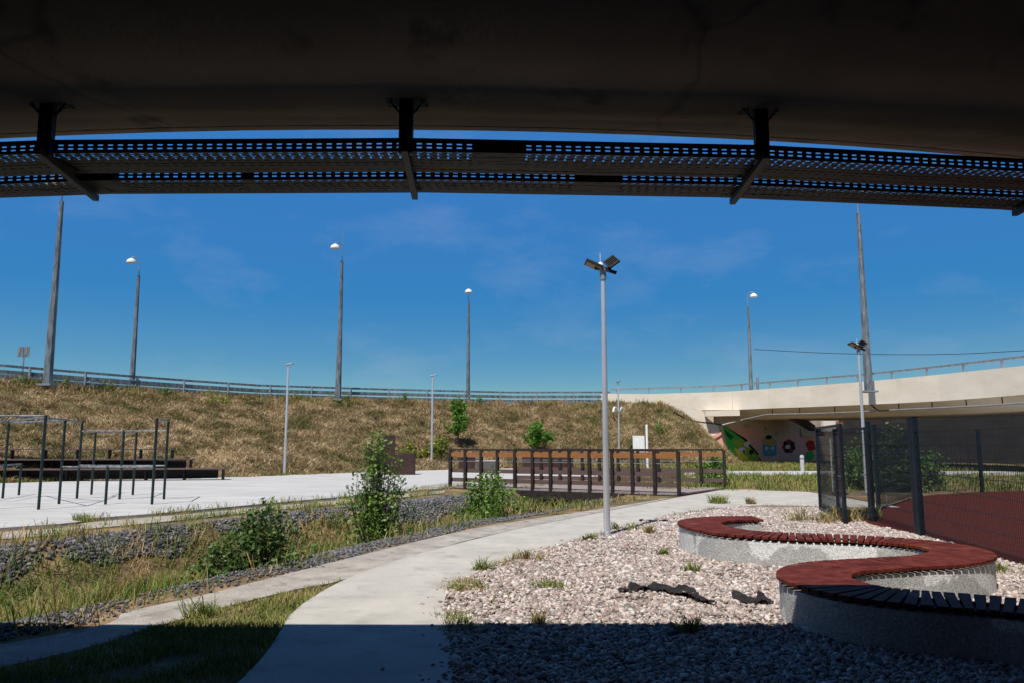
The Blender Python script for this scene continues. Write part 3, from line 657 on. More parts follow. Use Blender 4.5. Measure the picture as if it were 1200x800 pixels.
# ---------------------------------------------------------------- far overpass
fo = thing('road_overpass', 'pale cream concrete road overpass curving across the right side', 'overpass', (0, 0, 0))
fasc = [(846, 64.45, 458.9, 480.5), (900, 60.8, 455, 478), (950, 57.3, 451.3, 476.3), (1000, 53.8, 447.8, 474.2), (1050, 50.8, 443.2, 472), (1100, 47.8, 438.4, 469.4), (1150, 44.8, 433.2, 465.8), (1200, 42, 428, 461.6), (1300, 36.5, 416, 453), (1420, 31, 400, 442)]
T = [Vector(PD(px, yt, D)) for px, D, yt, yb in fasc]; Bt = [Vector(PD(px, yb, D)) for px, D, yt, yb in fasc]
def outn(p): v = Vector((p.x + 1.5, p.y - 30, 0)); return v.normalized()
mb = MB(); vs = []; npf = 8
for a, b in zip(T, Bt):
    n_ = outn(a); zb = b.z
    sec = [(0, a.z), (0, zb), (.35, zb - .03), (.36, zb + .0), (2.4, zb - .75), (9.5, zb - .75), (12, zb), (12, a.z - .2)]
    for d, z in sec: vs.append((a.x + n_.x * d, a.y + n_.y * d, z))
fs = [(i * npf + j, i * npf + (j + 1) % npf, (i + 1) * npf + (j + 1) % npf, (i + 1) * npf + j) for i in range(len(T) - 1) for j in range(npf)] + [tuple(range(npf))]
mb.add(vs, fs); dk = mb.build('deck', M['cream'], fo)
# abutment wing wall (solid, to the left of the opening)
wp = [(704, 460.6), (760, 461.2), (858, 458.3), (858, 480), (822, 480), (830, 490), (842, 499), (846, 515), (851, 545), (851, 560), (704, 560)]
W0 = [Vector(PD(px, py, 65.0 - .009 * (px - 700))) for px, py in wp]; n_ = len(W0)
MB().add(W0 + [w + Vector((0.25, 1.2, 0)) for w in W0], [tuple(range(n_))] + [tuple(range(n_, 2 * n_))[::-1]] + [(i, (i + 1) % n_, n_ + (i + 1) % n_, n_ + i) for i in range(n_)]).build('wing_wall', M['cream'], fo)
wpk = [(805, 524), (845, 505.5), (846.8, 515), (852, 548), (812, 548)]
W1 = [Vector(PD(px, py, 63.85 - .009 * (px - 820))) for px, py in wpk]
MB().add(W1 + [w + Vector((0, .1, 0)) for w in W1], [(0, 1, 2, 3, 4), (9, 8, 7, 6, 5)] + [(i, (i + 1) % 5, 5 + (i + 1) % 5, 5 + i) for i in range(5)]).build('pink_paint_patch', M['pinkwall'], fo)
MB().prism([(15.5, 66.6), (20.5, 66.4), (20.5, 67.4), (15.5, 67.6)], -.4, 5.6).build('abutment_core', M['tanwall'], fo)
# bearing ledge
a = Vector(PD(826, 484.5, 63.6)); b = Vector(PD(866, 483.5, 63.2))
MB().bar(a, b, .9, .45).build('bearing_ledge', M['cream'], fo)
# abutment wall under the deck
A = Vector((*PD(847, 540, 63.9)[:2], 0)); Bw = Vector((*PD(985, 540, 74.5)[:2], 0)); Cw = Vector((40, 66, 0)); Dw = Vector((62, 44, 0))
for i, (a, b, m_) in enumerate(((A, Bw, M['tanwall']), (Bw, Cw, M['shadewall']), (Cw, Dw, M['shadewall']))):
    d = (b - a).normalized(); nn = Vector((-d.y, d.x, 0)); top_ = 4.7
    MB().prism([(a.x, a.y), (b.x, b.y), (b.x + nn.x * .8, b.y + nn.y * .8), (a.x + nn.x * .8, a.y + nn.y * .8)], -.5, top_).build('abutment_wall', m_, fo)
dw = (Bw - A).normalized(); nw = Vector((dw.y, -dw.x, 0))
def onwall(px, py, off=.02):
    d = Vector(ray(px, py)); o = Vector((0, 0, CH)); t = (A + nw * off - o).dot(nw) / d.dot(nw); return o + d * t
def paint(px, m_, name, off):
    v = [onwall(x, y, off) for x, y in px]; k_ = len(v); bk = [p - nw * .015 for p in v]
    MB().add(v + bk, [tuple(range(k_)), tuple(range(k_, 2 * k_))[::-1]] + [(i, (i + 1) % k_, k_ + (i + 1) % k_, k_ + i) for i in range(k_)]).build(name, m_, fo)
def pm(n_, c): return mat(n_, [tuple(v * .85 for v in c), c], 3, .8)
g1 = pm('mural_green', (.05, .52, .08)); g2 = pm('mural_olive', (.32, .50, .06)); ye = pm('mural_yellow', (.85, .80, .05)); bk = pm('mural_black', (.015, .012, .012)); wh = pm('mural_white', (.75, .75, .7)); bl = pm('mural_blue', (.08, .38, .50)); rd_ = pm('mural_maroon', (.32, .03, .045)); oc = pm('mural_ochre', (.66, .46, .08)); gr = pm('mural_deep_green', (.02, .12, .03))
def blob(cx, cy, rx, ry, n_=12, a0=0): return [(cx + rx * math.cos(2 * math.pi * i / n_ + a0), cy + ry * math.sin(2 * math.pi * i / n_ + a0)) for i in range(n_)]
paint([(848, 501), (868, 499.5), (886, 502), (897, 509), (905, 512), (925, 508), (945, 508), (962, 505), (962, 541), (852, 543)], pm('mural_salmon', (.86, .48, .38)), 'mural_background', .01)
paint([(846.5, 497), (873, 514), (888, 530), (890, 538.5), (880, 540), (867, 537), (855, 532), (851, 519)], g2, 'mural_green_shape', .03)
paint([(846.5, 497.5), (868, 512), (858, 517), (863, 522), (868, 536), (856, 532), (852, 519)], g1, 'mural_green_shape', .045)
paint([(849, 502), (860, 511), (856, 515), (851, 509)], gr, 'mural_dark_facet', .055)
paint([(860, 523), (877, 535), (876, 540.5), (866, 537)], ye, 'mural_yellow_shape', .055)
paint([(847, 497), (874, 513.5), (889, 531), (888, 533), (872, 515)], bk, 'mural_outline', .06)
for cx, cy in ((869.5, 527), (876.5, 520)):
    paint(blob(cx, cy, 4.6, 3.5, 14, .5), wh, 'mural_pale_disc', .065); paint(blob(cx + 2.3, cy + 1.2, 1.3, 1.8, 8), bk, 'mural_dark_spot', .075)
paint(blob(880.5, 529, 2.6, 3.0, 8), bk, 'mural_dark_spot', .07)
paint([(885, 539), (887, 534), (891, 536), (892.5, 540)], rd_, 'mural_maroon_patch', .03)
paint([(893.5, 515), (897, 513.5), (907, 513.5), (910, 516), (910, 532), (907, 534), (897, 534), (894, 531)], bl, 'mural_blue_block', .03)
paint([(894.5, 519), (895, 516), (898, 514.5), (906, 514.5), (909, 517), (909, 521), (903, 521.5)], oc, 'mural_ochre_cap', .045)
paint(blob(901, 511.5, 4, 2.4, 8), bk, 'mural_dark_tuft', .045)
for cx in (898.5, 905.5): paint(blob(cx, 524.6, 2.1, 2.4, 8), wh, 'mural_pale_disc', .05)
paint(blob(901.5, 529.5, 1.4, 1.1, 6), oc, 'mural_ochre_dot', .05)
for k_ in range(7):
    a = k_ * 2 * math.pi / 7 + .3; paint(blob(924.5 + 5 * math.cos(a), 522.5 + 5.6 * math.sin(a), 3.1, 2.9, 9, a), rd_ if k_ % 2 else bk, 'mural_petal', .03 + .004 * k_)
paint(blob(922.5, 523, 2.1, 2.3, 10), wh, 'mural_flower_centre', .07)
paint([(944, 519), (948, 515), (954, 516), (956, 526), (948, 528)], pm('mural_red', (.45, .03, .02)), 'mural_red_shape', .03)
paint([(945, 529), (952, 527), (955, 534), (950, 539), (944, 537)], g1, 'mural_leaf', .035)
# diagonal strut and cross beam under the deck
MB().bar(PD(928, 487, 62), PD(952, 501, 68), .5, .5).build('strut', M['dark_conc'], fo)
MB().bar(PD(935, 506, 71), PD(962, 505, 71.5), 1, .8).build('cross_beam', M['tanwall'], fo)
# expansion-joint battens under the deck edge
for px in (905, 937, 978, 1012, 1053, 1092, 1132, 1174):
    D = float(np.interp(px, [f[0] for f in fasc], [f[1] for f in fasc])) + .45; yb = float(np.interp(px, [f[0] for f in fasc], [f[3] for f in fasc]))
    a = Vector(PD(px, yb + .8, D)); MB().bar(a, a + Vector((0, 0, -.46)), .05).build('pipe_bracket', M['black'], fo)
def pf_(px, dy, dD):
    D = float(np.interp(px, [f[0] for f in fasc], [f[1] for f in fasc])) + dD; return PD(px, dy, D)
tag(MB().tube([PD(846, 497.5, 63.2), pf_(870, 491.5, .2), pf_(898, 485.3, .2), pf_(950, 484.3, .3), pf_(1000, 482.5, .3), pf_(1050, 479.8, .3), pf_(1100, 477.5, .3), pf_(1150, 475, .3), pf_(1200, 471.8, .3), pf_(1300, 464, .3)], .055, 8).build('pipe', M['galv'], None, True), 'thin pale pipe running along the underside of the cream overpass', 'pipe')
tag(MB().tube([tuple(p) for p in spline([PD(790, 483, 60.4), PD(797, 486.5, 61), PD(806, 491, 62), PD(820, 494, 62.6), PD(834, 495.5, 63), PD(846, 497.3, 63.2)], 4)], .06, 6).build('cable', M['cable']), 'black cable sagging across the cream wing wall to the pipe', 'cable')
tag(MB().tube([tuple(p) for p in spline([pf_(1021, 474, .2), pf_(1026, 478, .2), pf_(1032, 480.5, .2), pf_(1042, 480, .25)], 4)], .05, 6).build('cable_loop', M['cable']), 'short black cable looping from the overpass edge to the pipe', 'cable')
# bridge railing
rt = thing('bridge_railing', 'low steel railing on top of the cream overpass parapet', 'railing')
RL = [Vector(PD(716, 459.5, 65.4))] + [t_ + outn(t_) * .3 for t_ in T]
RL[0].z = RL[1].z - .25
mb = MB()
for a, b in zip(RL[:-1], RL[1:]): mb.bar(a + Vector((0, 0, .52)), b + Vector((0, 0, .52)), .11, .13)
mb.build('rail', M['galv'], rt)
acc = 0; nxt = .5
for a, b in zip(RL[:-1], RL[1:]):
    l = (b - a).length
    while nxt < acc + l:
        MB().box(a + (b - a) * ((nxt - acc) / l) + Vector((0, 0, .22)), (.09, .09, .56)).build('post', M['galv'], rt); nxt += 2.7
    acc += l
tag(MB().tube([tuple(p) for p in spline([PD(884, 409, 73), PD(960, 413, 72), PD(1040, 415, 71), PD(1120, 414.5, 70), PD(1210, 410, 69), PD(1400, 400, 68)], 5)], .03, 5).build('overhead_wire', M['cable']), 'thin overhead wire crossing the sky above the overpass', 'wire')
MB().lathe((*PD(888, 455, 66)[:2], 5.4), [(.12, 0), (.12, 1.9)], 8).build('stub_post', M['galvpole'], rt)

# ---------------------------------------------------------------- road sign
x, y, z = PD(25.5, 447, 47.2)
t = thing('road_sign', 'small two plate road sign seen from behind above the guardrail', 'sign', (x, y, z - .2))
MB().tube([(0, 0, 0), (0, 0, 2.3)], .04, 8).build('post', M['galv'], t, True)
for s_ in (-.19, .19): MB().box((s_ * 1.0, -.06, 2.05), (.33, .03, .62)).build('plate', M['galvpole'], t)

# ---------------------------------------------------------------- footbridge
N0 = Vector(P(527, 572)); N1 = Vector(P(796, 581)); F1 = Vector(P(850, 573.5)); F0 = Vector((.1, 31.2, 0))
fb = thing('footbridge', 'wooden footbridge with black rails crossing the grassy ditch', 'footbridge', N0)
dirn = (N1 - N0).normalized(); o = N0
MB().add([Vector((p.x, p.y, .03)) - o for p in (N0, N1, F1, F0)] + [Vector((p.x, p.y, .085)) - o for p in (N0, N1, F1, F0)], [(0, 3, 2, 1), (4, 5, 6, 7), (0, 1, 5, 4), (1, 2, 6, 5), (2, 3, 7, 6), (3, 0, 4, 7)]).build('deck_boards', M['deck'], fb)
for p, q_ in ((N0, N1), (F0, F1)):
    MB().bar(p - o + Vector((0, -.03, -.12)) , q_ - o + Vector((0, -.03, -.12)), .14, .26).build('beam', M['blackwood'], fb)
def rail_run(p, q_, n_, pxs_, name_):
    H = 1.43
    d = (q_ - p); L = d.length; dd = d.normalized(); nn = Vector((dd.y, -dd.x, 0))
    ts = pxs_
    for t_ in ts:
        c = p + d * t_ - o; MB().box(c + Vector((0, 0, H / 2 - .1)) , (.11, .11, H + .2), rz=math.atan2(d.y, d.x)).build('post', M['blackwood'], fb, bevel=.006)
    MB().bar(p - o + nn * .0 + Vector((0, 0, H + .02)), q_ - o + Vector((0, 0, H + .02)), .12, .06).build('handrail', M['blackwood'], fb)
    for zz, hh, m_, oo in ((H - .15, .16, M['orangewood'], .012), (.68, .145, M['brownwood'], -.085), (.34, .145, M['brownwood'], -.085)):
        MB().bar(p - o + nn * oo + Vector((0, 0, zz)), q_ - o + nn * oo + Vector((0, 0, zz)), .035, hh).build('board', m_, fb)
    MB().bar(p - o + nn * .0 + Vector((0, 0, 1.03)), q_ - o + Vector((0, 0, 1.03)), .03, .02).build('wire', M['galv'], fb)
def tparam(p, q_, px):      # parameter of the rail point standing at picture column px
    u = (px - 600) / 908; d = q_ - p; return (u * p.y - p.x) / (d.x - u * d.y)
rail_run(N0, N1, 0, [max(0, min(1, tparam(N0, N1, v))) for v in (528, 545.5, 564, 583, 603.5, 624, 645, 667, 690.5, 717, 740.5, 766.5, 795)], 'near')
rail_run(F0, F1, 0, [max(0, min(1, tparam(F0, F1, v))) for v in (603, 634, 656, 682, 702, 724, 747, 771, 820.5, 849.5)], 'far')
for k_ in range(3):
    p = N0 + (N1 - N0) * (.38 + .16 * k_) - o + Vector((.2, .4, 0)); MB().tube([p + Vector((0, 0, -1.0)), p + Vector((0, 0, -.05))], .05, 8).build('support_pile', M['galvpole'], fb)
sheet('bridge_ramp', gp([(478, 572.5), (527, 566), (560, 566), (527, 573)]), .056, M['oldpath'])

# ---------------------------------------------------------------- brown boxes and street furniture
x, y, _ = P(455, 557)
t = thing('steel_planter', 'tall narrow dark brown steel box on the plaza behind the young tree', 'planter', (x, y, .05)); MB().box((0, .25, 1.03), (.55, .55, 2.06), rz=.25).build('box', M['corten'], t, bevel=.01)
x, y, _ = P(473, 556.5)
t = thing('steel_planter', 'wide low dark brown steel box on the plaza beside the tall one', 'planter', (x, y, .05)); MB().box((0, .0, .56), (1.15, .9, 1.12), rz=.04).build('box', M['corten'], t, bevel=.01)
for px, py, w, h, m_, lab in ((546.5, 553.5, .95, .8, 'corten', 'dark brown cube planter seen through the left end of the bridge railing'), (628, 551, 1.6, .85, 'corten', 'brown box seat behind the middle of the bridge'), (571, 552, 1.35, .55, 'dark_conc', 'low grey concrete seat beside the dark cube behind the bridge'), (660, 549, 1.3, .9, 'corten', 'brown crate shaped planter behind the bridge railing, right of the others')):
    x, y, _ = P(px, py); t = thing('plaza_block', lab, 'planter', (x, y, .05)); MB().box((0, .4, h / 2), (w, .8, h), rz=.1).build('body', M[m_], t, bevel=.015); MB().box((0, .4, h + .03), (w * 1.05, .84, .05), rz=.1).build('cap', M['brownwood'] if m_ == 'corten' else M['aggregate'], t)
D = 51.5; x = (748.5 - 600) / 908 * D; z0 = 0.0
t = thing('info_board', 'blank white board standing behind the footbridge', 'board', (x, D, 0)); MB().box((0, 0, 1.55), (.78, .06, 1.25)).build('panel', M['whitepaint'], t, bevel=.01)
for s_ in (-.33, .33): MB().tube([(s_, .06, 0), (s_, .06, 2.0)], .03, 8).build('leg', M['galv'], t)
D = 51; x = (758.3 - 600) / 908 * D
t = thing('marker_post', 'slim white post standing right beside the blank white board', 'post', (x, D, 0)); MB().lathe((0, 0, 0), [(.085, 0), (.08, 2.85), (.03, 2.9)], 12).build('shaft', M['whitepaint'], t, True); MB().lathe((0, 0, 0), [(.16, 0), (.16, .06), (.09, .1)], 12).build('foot', M['aggregate'], t)
D = 46; x = (939 - 600) / 908 * D
t = thing('bollard', 'short pale bollard in the grass in front of the mural', 'bollard', (x, D, 0)); MB().lathe((0, 0, 0), [(.12, 0), (.12, .92), (.07, 1.0)], 12).build('shaft', M['aggregate'], t, True); MB().lathe((0, 0, .0), [(.124, .74), (.124, .84)], 12).build('band', M['galv'], t)
# sign post by the gate
x, y, _ = P(985, 580)
t = thing('timber_post', 'red brown timber post with pale cap box behind the open gate', 'post', (x, y, 0))
MB().box((0, 0, 1.13), (.28, .1, 2.3)).build('plank', M['redbrownwood'], t, bevel=.006)
MB().box((-.28, -.02, 2.24), (.40, .22, .34)).build('cap_box', M['cream'], t, bevel=.01)
MB().box((.02, .02, 2.33), (.32, .2, .1)).build('plank_cap', M['redbrownwood'], t)
MB().tube([(-.24, 0, .15), (-.24, 0, 2.1)], .025, 8).build('side_pole', M['whitepaint'], t)

# ---------------------------------------------------------------- workout frame
t = thing('workout_frame', 'dark green outdoor pull up and parallel bar frames on the plaza', 'gym frame', (-12, 22, .05))
def gpos(px, py): x, y, _ = P(px, py, .05); return Vector((x + 12, y - 22, 0))
def _r(v, row): return v
G = {'A': (3, 583.5, 2.35), 'B': (22, 579.5, 1.0), 'C': (45, 596.5, 2.35), 'D': (69, 590, 2.3), 'E': (90, 583.5, 2.32), 'F': (107, 579, 2.05), 'G': (123.5, 590.5, 1.02), 'H': (140, 584.5, 2.03), 'I': (155.5, 579.5, 2.03), 'J': (178, 590.5, 2.33), 'K': (192, 584.5, 2.35), 'A2': (-40, 590, 2.35), 'A3': (-22, 597, 2.35)}
Gp = {k_: gpos(v[0], v[1]) for k_, v in G.items()}
for k_, v in G.items():
    p = Gp[k_]; po = MB().tube([p, p + Vector((0, 0, v[2]))], .036, 10).build('post', M['green_steel'], t, True)
def gb(a, b, z, r_=.024):
    MB().tube([Gp[a] + Vector((0, 0, z)), Gp[b] + Vector((0, 0, z))], r_, 8).build('bar', M['galvpole'], t, True)
for a, b, z in (('A3', 'C', 2.33), ('C', 'D', 2.28), ('D', 'E', 2.28), ('A', 'D', 2.26), ('A', 'C', 2.3), ('E', 'H', 2.0), ('H', 'K', 2.0), ('F', 'I', 2.0), ('F', 'E', 2.0), ('J', 'K', 2.3), ('D', 'G', 1.0), ('G', 'J', 1.0), ('E', 'H', .98), ('H', 'K', .98), ('A2', 'B', .98), ('A2', 'A', 2.3), ('I', 'H', 2.0)): gb(a, b, z)
# bleachers
t = thing('bleachers', 'three tier dark timber bleachers at the foot of the embankment', 'bleachers', (-20, 33, 0))
for k_, (xr, yt, D) in enumerate(((249, 549.5, 33.6), (209, 538, 34.7), (186, 525.8, 35.8))):
    xl = -60; z = PD(100, yt, D)[2]; x0 = (xl - 600) / 908 * D; x1 = (xr - 600) / 908 * D; D0 = D; D1 = D + 1.6
    def yy(x): return D0 + (x - x0) / (x1 - x0) * 2.2
    a = Vector((x0 + 20, D0 - 33 - .6, z)); b = Vector((x1 + 20, D0 + 2.4 - 33 - .6, z - .02 + 0))
    MB().bar(a, b, .75 if k_ < 2 else .4, .05).build('seat_board', M['brownwood'], t)
    if k_ < 2: MB().bar(a + Vector((0, .35, -.24)), b + Vector((-.5, .35, -.24)), .04, .40).build('gap_shade_board', M['black'], t)  # black board standing in for shade in the open gap below the seat
    nleg = 8
    for j in range(nleg):
        q_ = a + (b - a) * ((j + .2) / (nleg - .7)) if j < nleg - 1 else a + (b - a) * .99
        gz = float(terrain(q_.x - 20, q_.y + 33)); MB().box((q_.x, q_.y - .05, (z - .04 + gz - .1) / 2), (.06, .22, max(.1, z - .04 - gz + .1))).build('support', M['black'], t)

# ---------------------------------------------------------------- fences
def mesh_panel(a, b, h, t, o, z0=.08, dense=.05):
    a = Vector(a) - o; b = Vector(b) - o; L = (b - a).length; mb = MB(); n_ = int(L / dense)
    for i in range(n_ + 1):
        p = a + (b - a) * (i / n_); mb.bar(p + Vector((0, 0, z0)), p + Vector((0, 0, h)), .0045)
    zz = z0 + .08
    while zz < h: mb.bar(a + Vector((0, -.006, zz)), b + Vector((0, -.006, zz)), .011, .009); zz += .25
    mb.build('mesh_panel', M['navy'], t)
def fpost(p, h, t, o, w=.085):
    q_ = Vector(p) - o; po = MB().box(q_ + Vector((0, 0, h / 2)), (w, w, h)).build('post', M['navy'], t, bevel=.004)
    MB().box(q_ + Vector((0, 0, h + .006)), (w * 1.1, w * 1.1, .012)).build('cap', M['navy'], po)
def fence(pts, h, label, posts=None, w=.085):
    o = Vector((*pts[0], 0)); t = thing('mesh_fence', label, 'fence', o, group=None)
    for a, b in zip(pts[:-1], pts[1:]): mesh_panel((*a, 0), (*b, 0), h, t, o)
    for p in (posts or pts): fpost((*p, 0), h + .05, t, o, w)
    return t
fence([(7.44, 14.3), (6.45, 6.9)], 2.12, 'navy wire mesh fence panel nearest the camera beside the bench', w=.10)
fence([(7.48, 14.5), (7.80, 16.95)], 2.1, 'short navy wire mesh fence panel between the thick post and the gate')
fence([(9.25, 19.75), (12.9, 24.75), (16.2, 26.9), (20.2, 28.4), (24.5, 29.6), (29, 30.5)], 2.1, 'navy wire mesh fence along the far side of the red court')
def gate(a, b, h, label, dense):
    o = Vector((*a, 0)); t = thing('fence_gate', label, 'gate', o); A_ = Vector((*a, 0)) - o; B_ = Vector((*b, 0)) - o
    fr_ = MB(); up_ = Vector((0, 0, 1))
    for p in (A_, B_): fr_.bar(p + up_ * .06, p + up_ * h, .06)
    for z in (.10, h - .03): fr_.bar(A_ + up_ * z, B_ + up_ * z, .05)
    fr_.build('frame', M['navy'], t); mesh_panel(a + (0,), b + (0,), h - .02, t, o, .1, dense)
    c = (A_ + B_) / 2; MB().bar(B_ * .93 + up_ * 1.0 + Vector((0, -.06, 0)), B_ * .8 + up_ * 1.0 + Vector((0, -.06, 0)), .03).build('handle', M['galv'], t)
g_ = gate((7.72, 19.6), (6.86, 16.15), 2.1, 'open navy gate leaf seen almost edge on, left of the fence', .05)
gate((8.10, 19.45), (7.82, 17.1), 2.05, 'narrow closed navy gate leaf in front of the timber post', .05)

# ---------------------------------------------------------------- shrubs and trees
def leaves_geo(C, size, droop=.3):
    n = len(C); d = rng.normal(0, 1, (n, 3)); d[:, 2] = d[:, 2] * .6 + .15; d /= np.linalg.norm(d, axis=1)[:, None]
    u = rng.normal(0, 1, (n, 3)); s_ = np.cross(d, u); s_ /= np.linalg.norm(s_, axis=1)[:, None]; nn = np.cross(s_, d)
    L = (size * rng.uniform(.6, 1.25, n))[:, None]; W = L * .32
    V = np.stack([C, C + d * L * .5 + s_ * W + nn * L * .08, C + d * L, C + d * L * .5 - s_ * W + nn * L * .08], 1)
    i = np.arange(n)[:, None] * 4; T = np.stack([i + [0, 1, 2], i + [0, 2, 3]], 1).reshape(-1, 3)
    return V.reshape(-1, 3), T
def shrub(name, label, cat, x, y, H, W, nl, size, kind, shape, group=None, trunk=0, z=None, stems=9, extra=None):
    """shape(h in 0..1) -> relative radius"""
    z = float(terrain(x, y)) if z is None else z
    t = thing(name, label, cat, (x, y, z), 0, group)
    st = MB(); C = []
    if trunk: st.tube([(0, 0, -.1), (.01, 0, trunk), (.02, .01, H * .9)], [.02 + H * .008, .015 + H * .006, .008], 8)
    nb = max(stems, nl // 45); tips = []; ph = rng.uniform(0, 6.28, 3)
    for i in range(nb):
        h1 = trunk / H + (1 - trunk / H) * (i + rng.uniform(0, 1)) / nb; a = rng.uniform(0, 2 * math.pi)
        rr = W / 2 * shape(h1) * rng.uniform(.4, 1.12) * (1 + .28 * math.sin(2 * a + ph[0] + 4 * h1) + .18 * math.sin(5 * a + ph[1])); tip = np.array([math.cos(a) * rr, math.sin(a) * rr, h1 * H])
        root = np.array([0, 0, max(trunk * .8, (h1 - .45) * H * .8)]) if trunk else np.array([math.cos(a) * rr * .2, math.sin(a) * rr * .2, -.03])
        mid = (root + tip) / 2 + np.array([math.cos(a) * rr * .12, math.sin(a) * rr * .12, .0]); tips.append(tip)
        st.tube([root, mid, tip], [.012 + H * .002, .008, .004], 5)
        m_ = nl // nb; f = rng.uniform(.30, 1.03, m_)[:, None] ** .75
        pts_ = np.where(f < .5, root + (mid - root) * f * 2, mid + (tip - mid) * (f - .5) * 2)
        C.append(pts_ + rng.normal(0, 1, (m_, 3)) * W * .065 * (1.2 - .5 * f))
    C = np.concatenate(C); C[:, 2] = np.maximum(C[:, 2], .03)
    st.build('trunk' if trunk else 'stems', M['bark'], t)
    if extra:
        lo, hi, k2_ = extra; q_ = C[:, 2] / H; sel = (q_ > lo) & (q_ < hi) & (rng.uniform(0, 1, len(C)) < .8)
        V, T_ = leaves_geo(C[sel], size); fast('pale_leaves', V, T_, M['leaf_' + k2_], t); C = C[~sel]
    V, T_ = leaves_geo(C, size); fast('crown' if trunk else 'foliage', V, T_, M['leaf_' + kind], t); return t
rnd = lambda h: math.sqrt(max(.05, 1 - (2 * h - .85) ** 2 * .85))
def gxy(px, D): return (px - 600) / 908 * D, D
rng = np.random.default_rng(21)
x, y = gxy(443, 14.6); shrub('young_tree', 'tall young shrub with silvery leaves at mid height beside the ditch', 'shrub', x, y, 2.3, 1.12, 4600, .075, 'mid', lambda h: .95 if h < .25 else (.7 if h < .4 else (1.15 if h < .6 else max(.14, .78 - (h - .6) * 1.45))), z=-.35, stems=40, extra=(.49, .63, 'silver'))
x, y = gxy(312, 11.2); shrub('bush', 'round dark green bush in the ditch, larger of the two touching bushes', 'bush', x, y, 1.25, 1.25, 4200, .075, 'dark', rnd, z=-.42, stems=30)
x, y = gxy(265, 10.7); shrub('bush', 'low dark green bush in the ditch left of the round one', 'bush', x, y, .88, .80, 2200, .068, 'dark', rnd, z=-.45, stems=20)
x, y = gxy(573, 18.8); shrub('bush', 'bright green bush in front of the left half of the footbridge', 'bush', x, y, 1.5, 1.7, 4600, .09, 'mid', rnd, z=-.5, stems=34)
x, y = gxy(615, 20.5); shrub('bush', 'small green weed bush under the footbridge edge', 'bush', x, y, .75, .9, 900, .08, 'mid', rnd, z=-.45)
x, y = gxy(537, 53.6); shrub('sapling', 'taller narrow sapling on the slope left of centre', 'sapling', x, y, 3.3, 1.75, 1500, .22, 'bright', lambda h: .95 if .35 < h < .75 else .55, trunk=.95, stems=30)
x, y = gxy(628, 55.0); shrub('sapling', 'shorter round sapling on the slope behind the footbridge', 'sapling', x, y, 2.4, 1.95, 1300, .22, 'bright', lambda h: .95 if .4 < h < .72 else .5, trunk=.8, stems=26)
x, y = gxy(514, 51.0); shrub('bush', 'yellow green bush at the foot of the slope beside the slim lamp', 'bush', x, y, 1.35, 1.7, 800, .2, 'yellow', rnd)
x, y = gxy(428 + 55, 49.5); shrub('bush', 'small yellow green bush behind the wide brown box', 'bush', x, y, 1.1, 1.5, 500, .2, 'yellow', rnd)
x, y = gxy(1042, 27.8); shrub('bush', 'dark leafy bush behind the fence right of the second floodlight lamp', 'bush', x, y, 2.15, 2.6, 4600, .13, 'dark', rnd, stems=34)
x, y = gxy(1002, 29.5); shrub('bush', 'dark leafy bush behind the gate left of the second floodlight lamp', 'bush', x, y, 1.5, 1.5, 2200, .13, 'dark', rnd, stems=24)
x, y = gxy(1084, 29.5); shrub('bush', 'small dark bush behind the far court fence', 'bush', x, y, 1.3, 1.5, 1500, .13, 'dark', rnd, stems=20)
x, y = gxy(835, 31); shrub('bush', 'leafy green bush behind the right end of the footbridge railing', 'bush', x, y, 1.35, 1.6, 1500, .13, 'mid', rnd)
x, y = gxy(787, 34); shrub('bush', 'green bush seen through the right half of the bridge railing', 'bush', x, y, 1.1, 1.6, 1200, .13, 'mid', rnd)
for px, D, w, lab in ((22, 45.2, 1.0, 'weed bush at the road crest below the road sign'), (72, 47, .8, 'weed bush at the crest right of the thick lamp'), (120, 48.5, 1.2, 'weed bush at the crest left of the domed lamp'), (188, 51, 1.0, 'weed bush at the crest right of the domed lamp'), (345, 57, 1.0, 'weed bush at the crest behind the slim lamp'), (402, 58, 1.9, 'greener bush on the slope under the masted lamp'), (472, 61.3, 1.0, 'weed bush on the crest between two street lamps'), (560, 63.4, .8, 'weed bush on the crest near the centre'), (250, 52, 2.4, 'low green shrub patch high on the slope, left half'), (775, 60, 1.4, 'weed bush at the end of the embankment')):
    x, y = gxy(px, D); shrub('bush', lab, 'bush', x, y, .45 + .3 * w, w, int(110 + 150 * w), .12, ('mid', 'yellow')[(px % 3) == 0 or w > 1.5], rnd, stems=12)
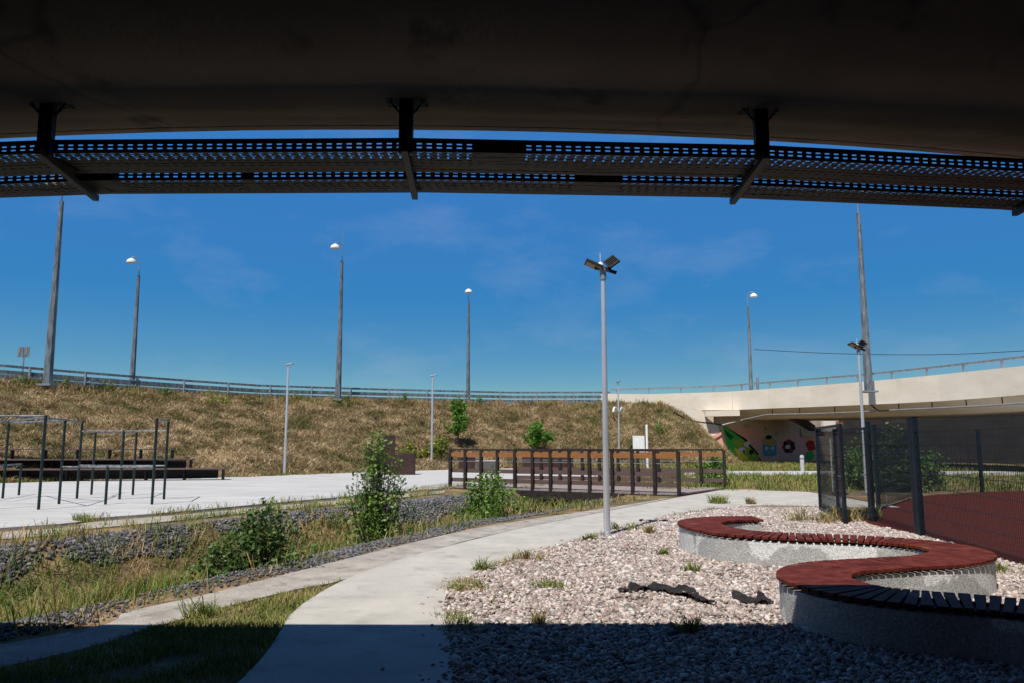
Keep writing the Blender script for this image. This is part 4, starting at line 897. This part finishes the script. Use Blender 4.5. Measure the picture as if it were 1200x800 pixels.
for i, (px, py, w, h, lab) in enumerate(((840, 590, .9, .42, 'grass tuft at the path edge behind the tip of the bench'), (881, 591, .5, .3, 'small grass tuft near the end of the bench by the path'), (735, 622, .5, .25, 'grass tuft just right of the foreground lamp'), (690, 634, .3, .2, 'small tuft left of the foreground lamp base'), (763, 626, .35, .26, 'grass tuft between lamp and bench'), (650, 690, .8, .16, 'wide low mat of grass in the middle of the gravel'), (572, 670, .3, .26, 'upright tuft on the path edge in the left gravel'), (617, 657, .5, .22, 'tuft on the gravel edge midway to the lamp'), (808, 672, .25, .22, 'broad leaved weed in the gravel in front of the bench'), (777, 652, .22, .2, 'little weed in the gravel between lamp and bench'), (556, 694, .5, .16, 'flat weed patch at the path bend'), (975, 612, 1.6, .5, 'tall unkempt grass at the foot of the open gate'), (1020, 606, .9, .4, 'tall grass by the closed gate leaf'), (1075, 682, .18, .22, 'small leafy weed inside the bench curve'), (1178, 672, .7, .25, 'grass tuft at the fence foot near the right edge'), (237, 722, .35, .30, 'shadowed grass tuft at the old path edge'), (630, 735, .25, .2, 'dark broad leaved weed in the shaded gravel'), (802, 745, .3, .25, 'dark weed in the shaded gravel by the bench'))):
    x, y, _ = P(px, py); w *= .8; h *= .8; n_ = int(120 + 330 * w)
    r_ = w * .5 * rng.uniform(0, 1, n_) ** .9; a = rng.uniform(0, 2 * np.pi, n_)
    cl = rng.integers(0, 5, n_); ox_ = rng.normal(0, w * .22, 5)[cl]; oy_ = rng.normal(0, w * .14, 5)[cl]; r_ = r_ * .55
    V, T_ = blades_geo(ox_ + r_ * np.cos(a), oy_ + r_ * np.sin(a) * .8, np.zeros(n_) + .01, h * (.2 + .95 * rng.uniform(0, 1, n_) ** 1.6) * (1.2 - .5 * (cl % 3) / 2), .006 + .0006 * y, 1.15)
    o_ = fast('grass_tuft', V, T_, M['blade_mix'] if (w > .9 or i % 3 == 1) else M['blade_green']); o_.location = (x, y, .015); tag(o_, lab, 'grass tuft', 'tufts growing in the gravel bed')

# edge weeds where gravel meets path
L = [p for p in RN if 6.2 < p[1] < 21]; X, Y = along(L, 9000, .07); X += rng.exponential(.12, len(X)) * (rng.uniform(0, 1, len(X)) < .5); pat = vnoise(X * 3, Y * 3) + rng.normal(0, .2, len(X)); k = pat > .35; X, Y = X[k] + .06, Y[k]
grass('edge_weeds', X, Y, (.02 + .13 * rng.uniform(0, 1, len(X)) ** 2), .010, 1.2, M['blade_meadow'], 'small green weeds along the joint of path and gravel', np.full(len(X), .02))

# ---------------------------------------------------------------- black fabric strip and thin dark sheet on the gravel
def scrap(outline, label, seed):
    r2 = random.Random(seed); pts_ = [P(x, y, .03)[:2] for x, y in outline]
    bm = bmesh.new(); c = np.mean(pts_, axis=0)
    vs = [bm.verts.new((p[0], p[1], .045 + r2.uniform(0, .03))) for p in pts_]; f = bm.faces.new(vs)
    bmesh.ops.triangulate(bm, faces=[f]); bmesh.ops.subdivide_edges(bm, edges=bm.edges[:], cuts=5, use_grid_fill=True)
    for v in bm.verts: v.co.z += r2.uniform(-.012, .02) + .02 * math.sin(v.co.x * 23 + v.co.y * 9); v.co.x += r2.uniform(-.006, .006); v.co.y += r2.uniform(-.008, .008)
    me = bpy.data.meshes.new('dark_scrap'); bm.to_mesh(me); bm.free(); me.materials.append(M['fabric'])
    o_ = bpy.data.objects.new('dark_scrap', me); col.objects.link(o_); m_ = o_.modifiers.new('s', 'SOLIDIFY'); m_.thickness = .006
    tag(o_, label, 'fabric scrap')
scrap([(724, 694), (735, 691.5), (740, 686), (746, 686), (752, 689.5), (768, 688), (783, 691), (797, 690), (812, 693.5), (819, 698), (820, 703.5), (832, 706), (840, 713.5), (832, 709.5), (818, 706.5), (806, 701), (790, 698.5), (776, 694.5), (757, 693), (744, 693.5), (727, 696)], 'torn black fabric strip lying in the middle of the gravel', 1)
scrap([(857, 700), (866, 699.5), (880, 702.5), (888, 705), (887, 699.5), (892, 700), (900, 704.5), (907, 707.5), (897, 709.5), (884, 710), (874, 707.5), (860, 703.5)], 'small thin dark sheet on the gravel against the bench base', 2)  # thin crumpled sheet in the same black material as the strip
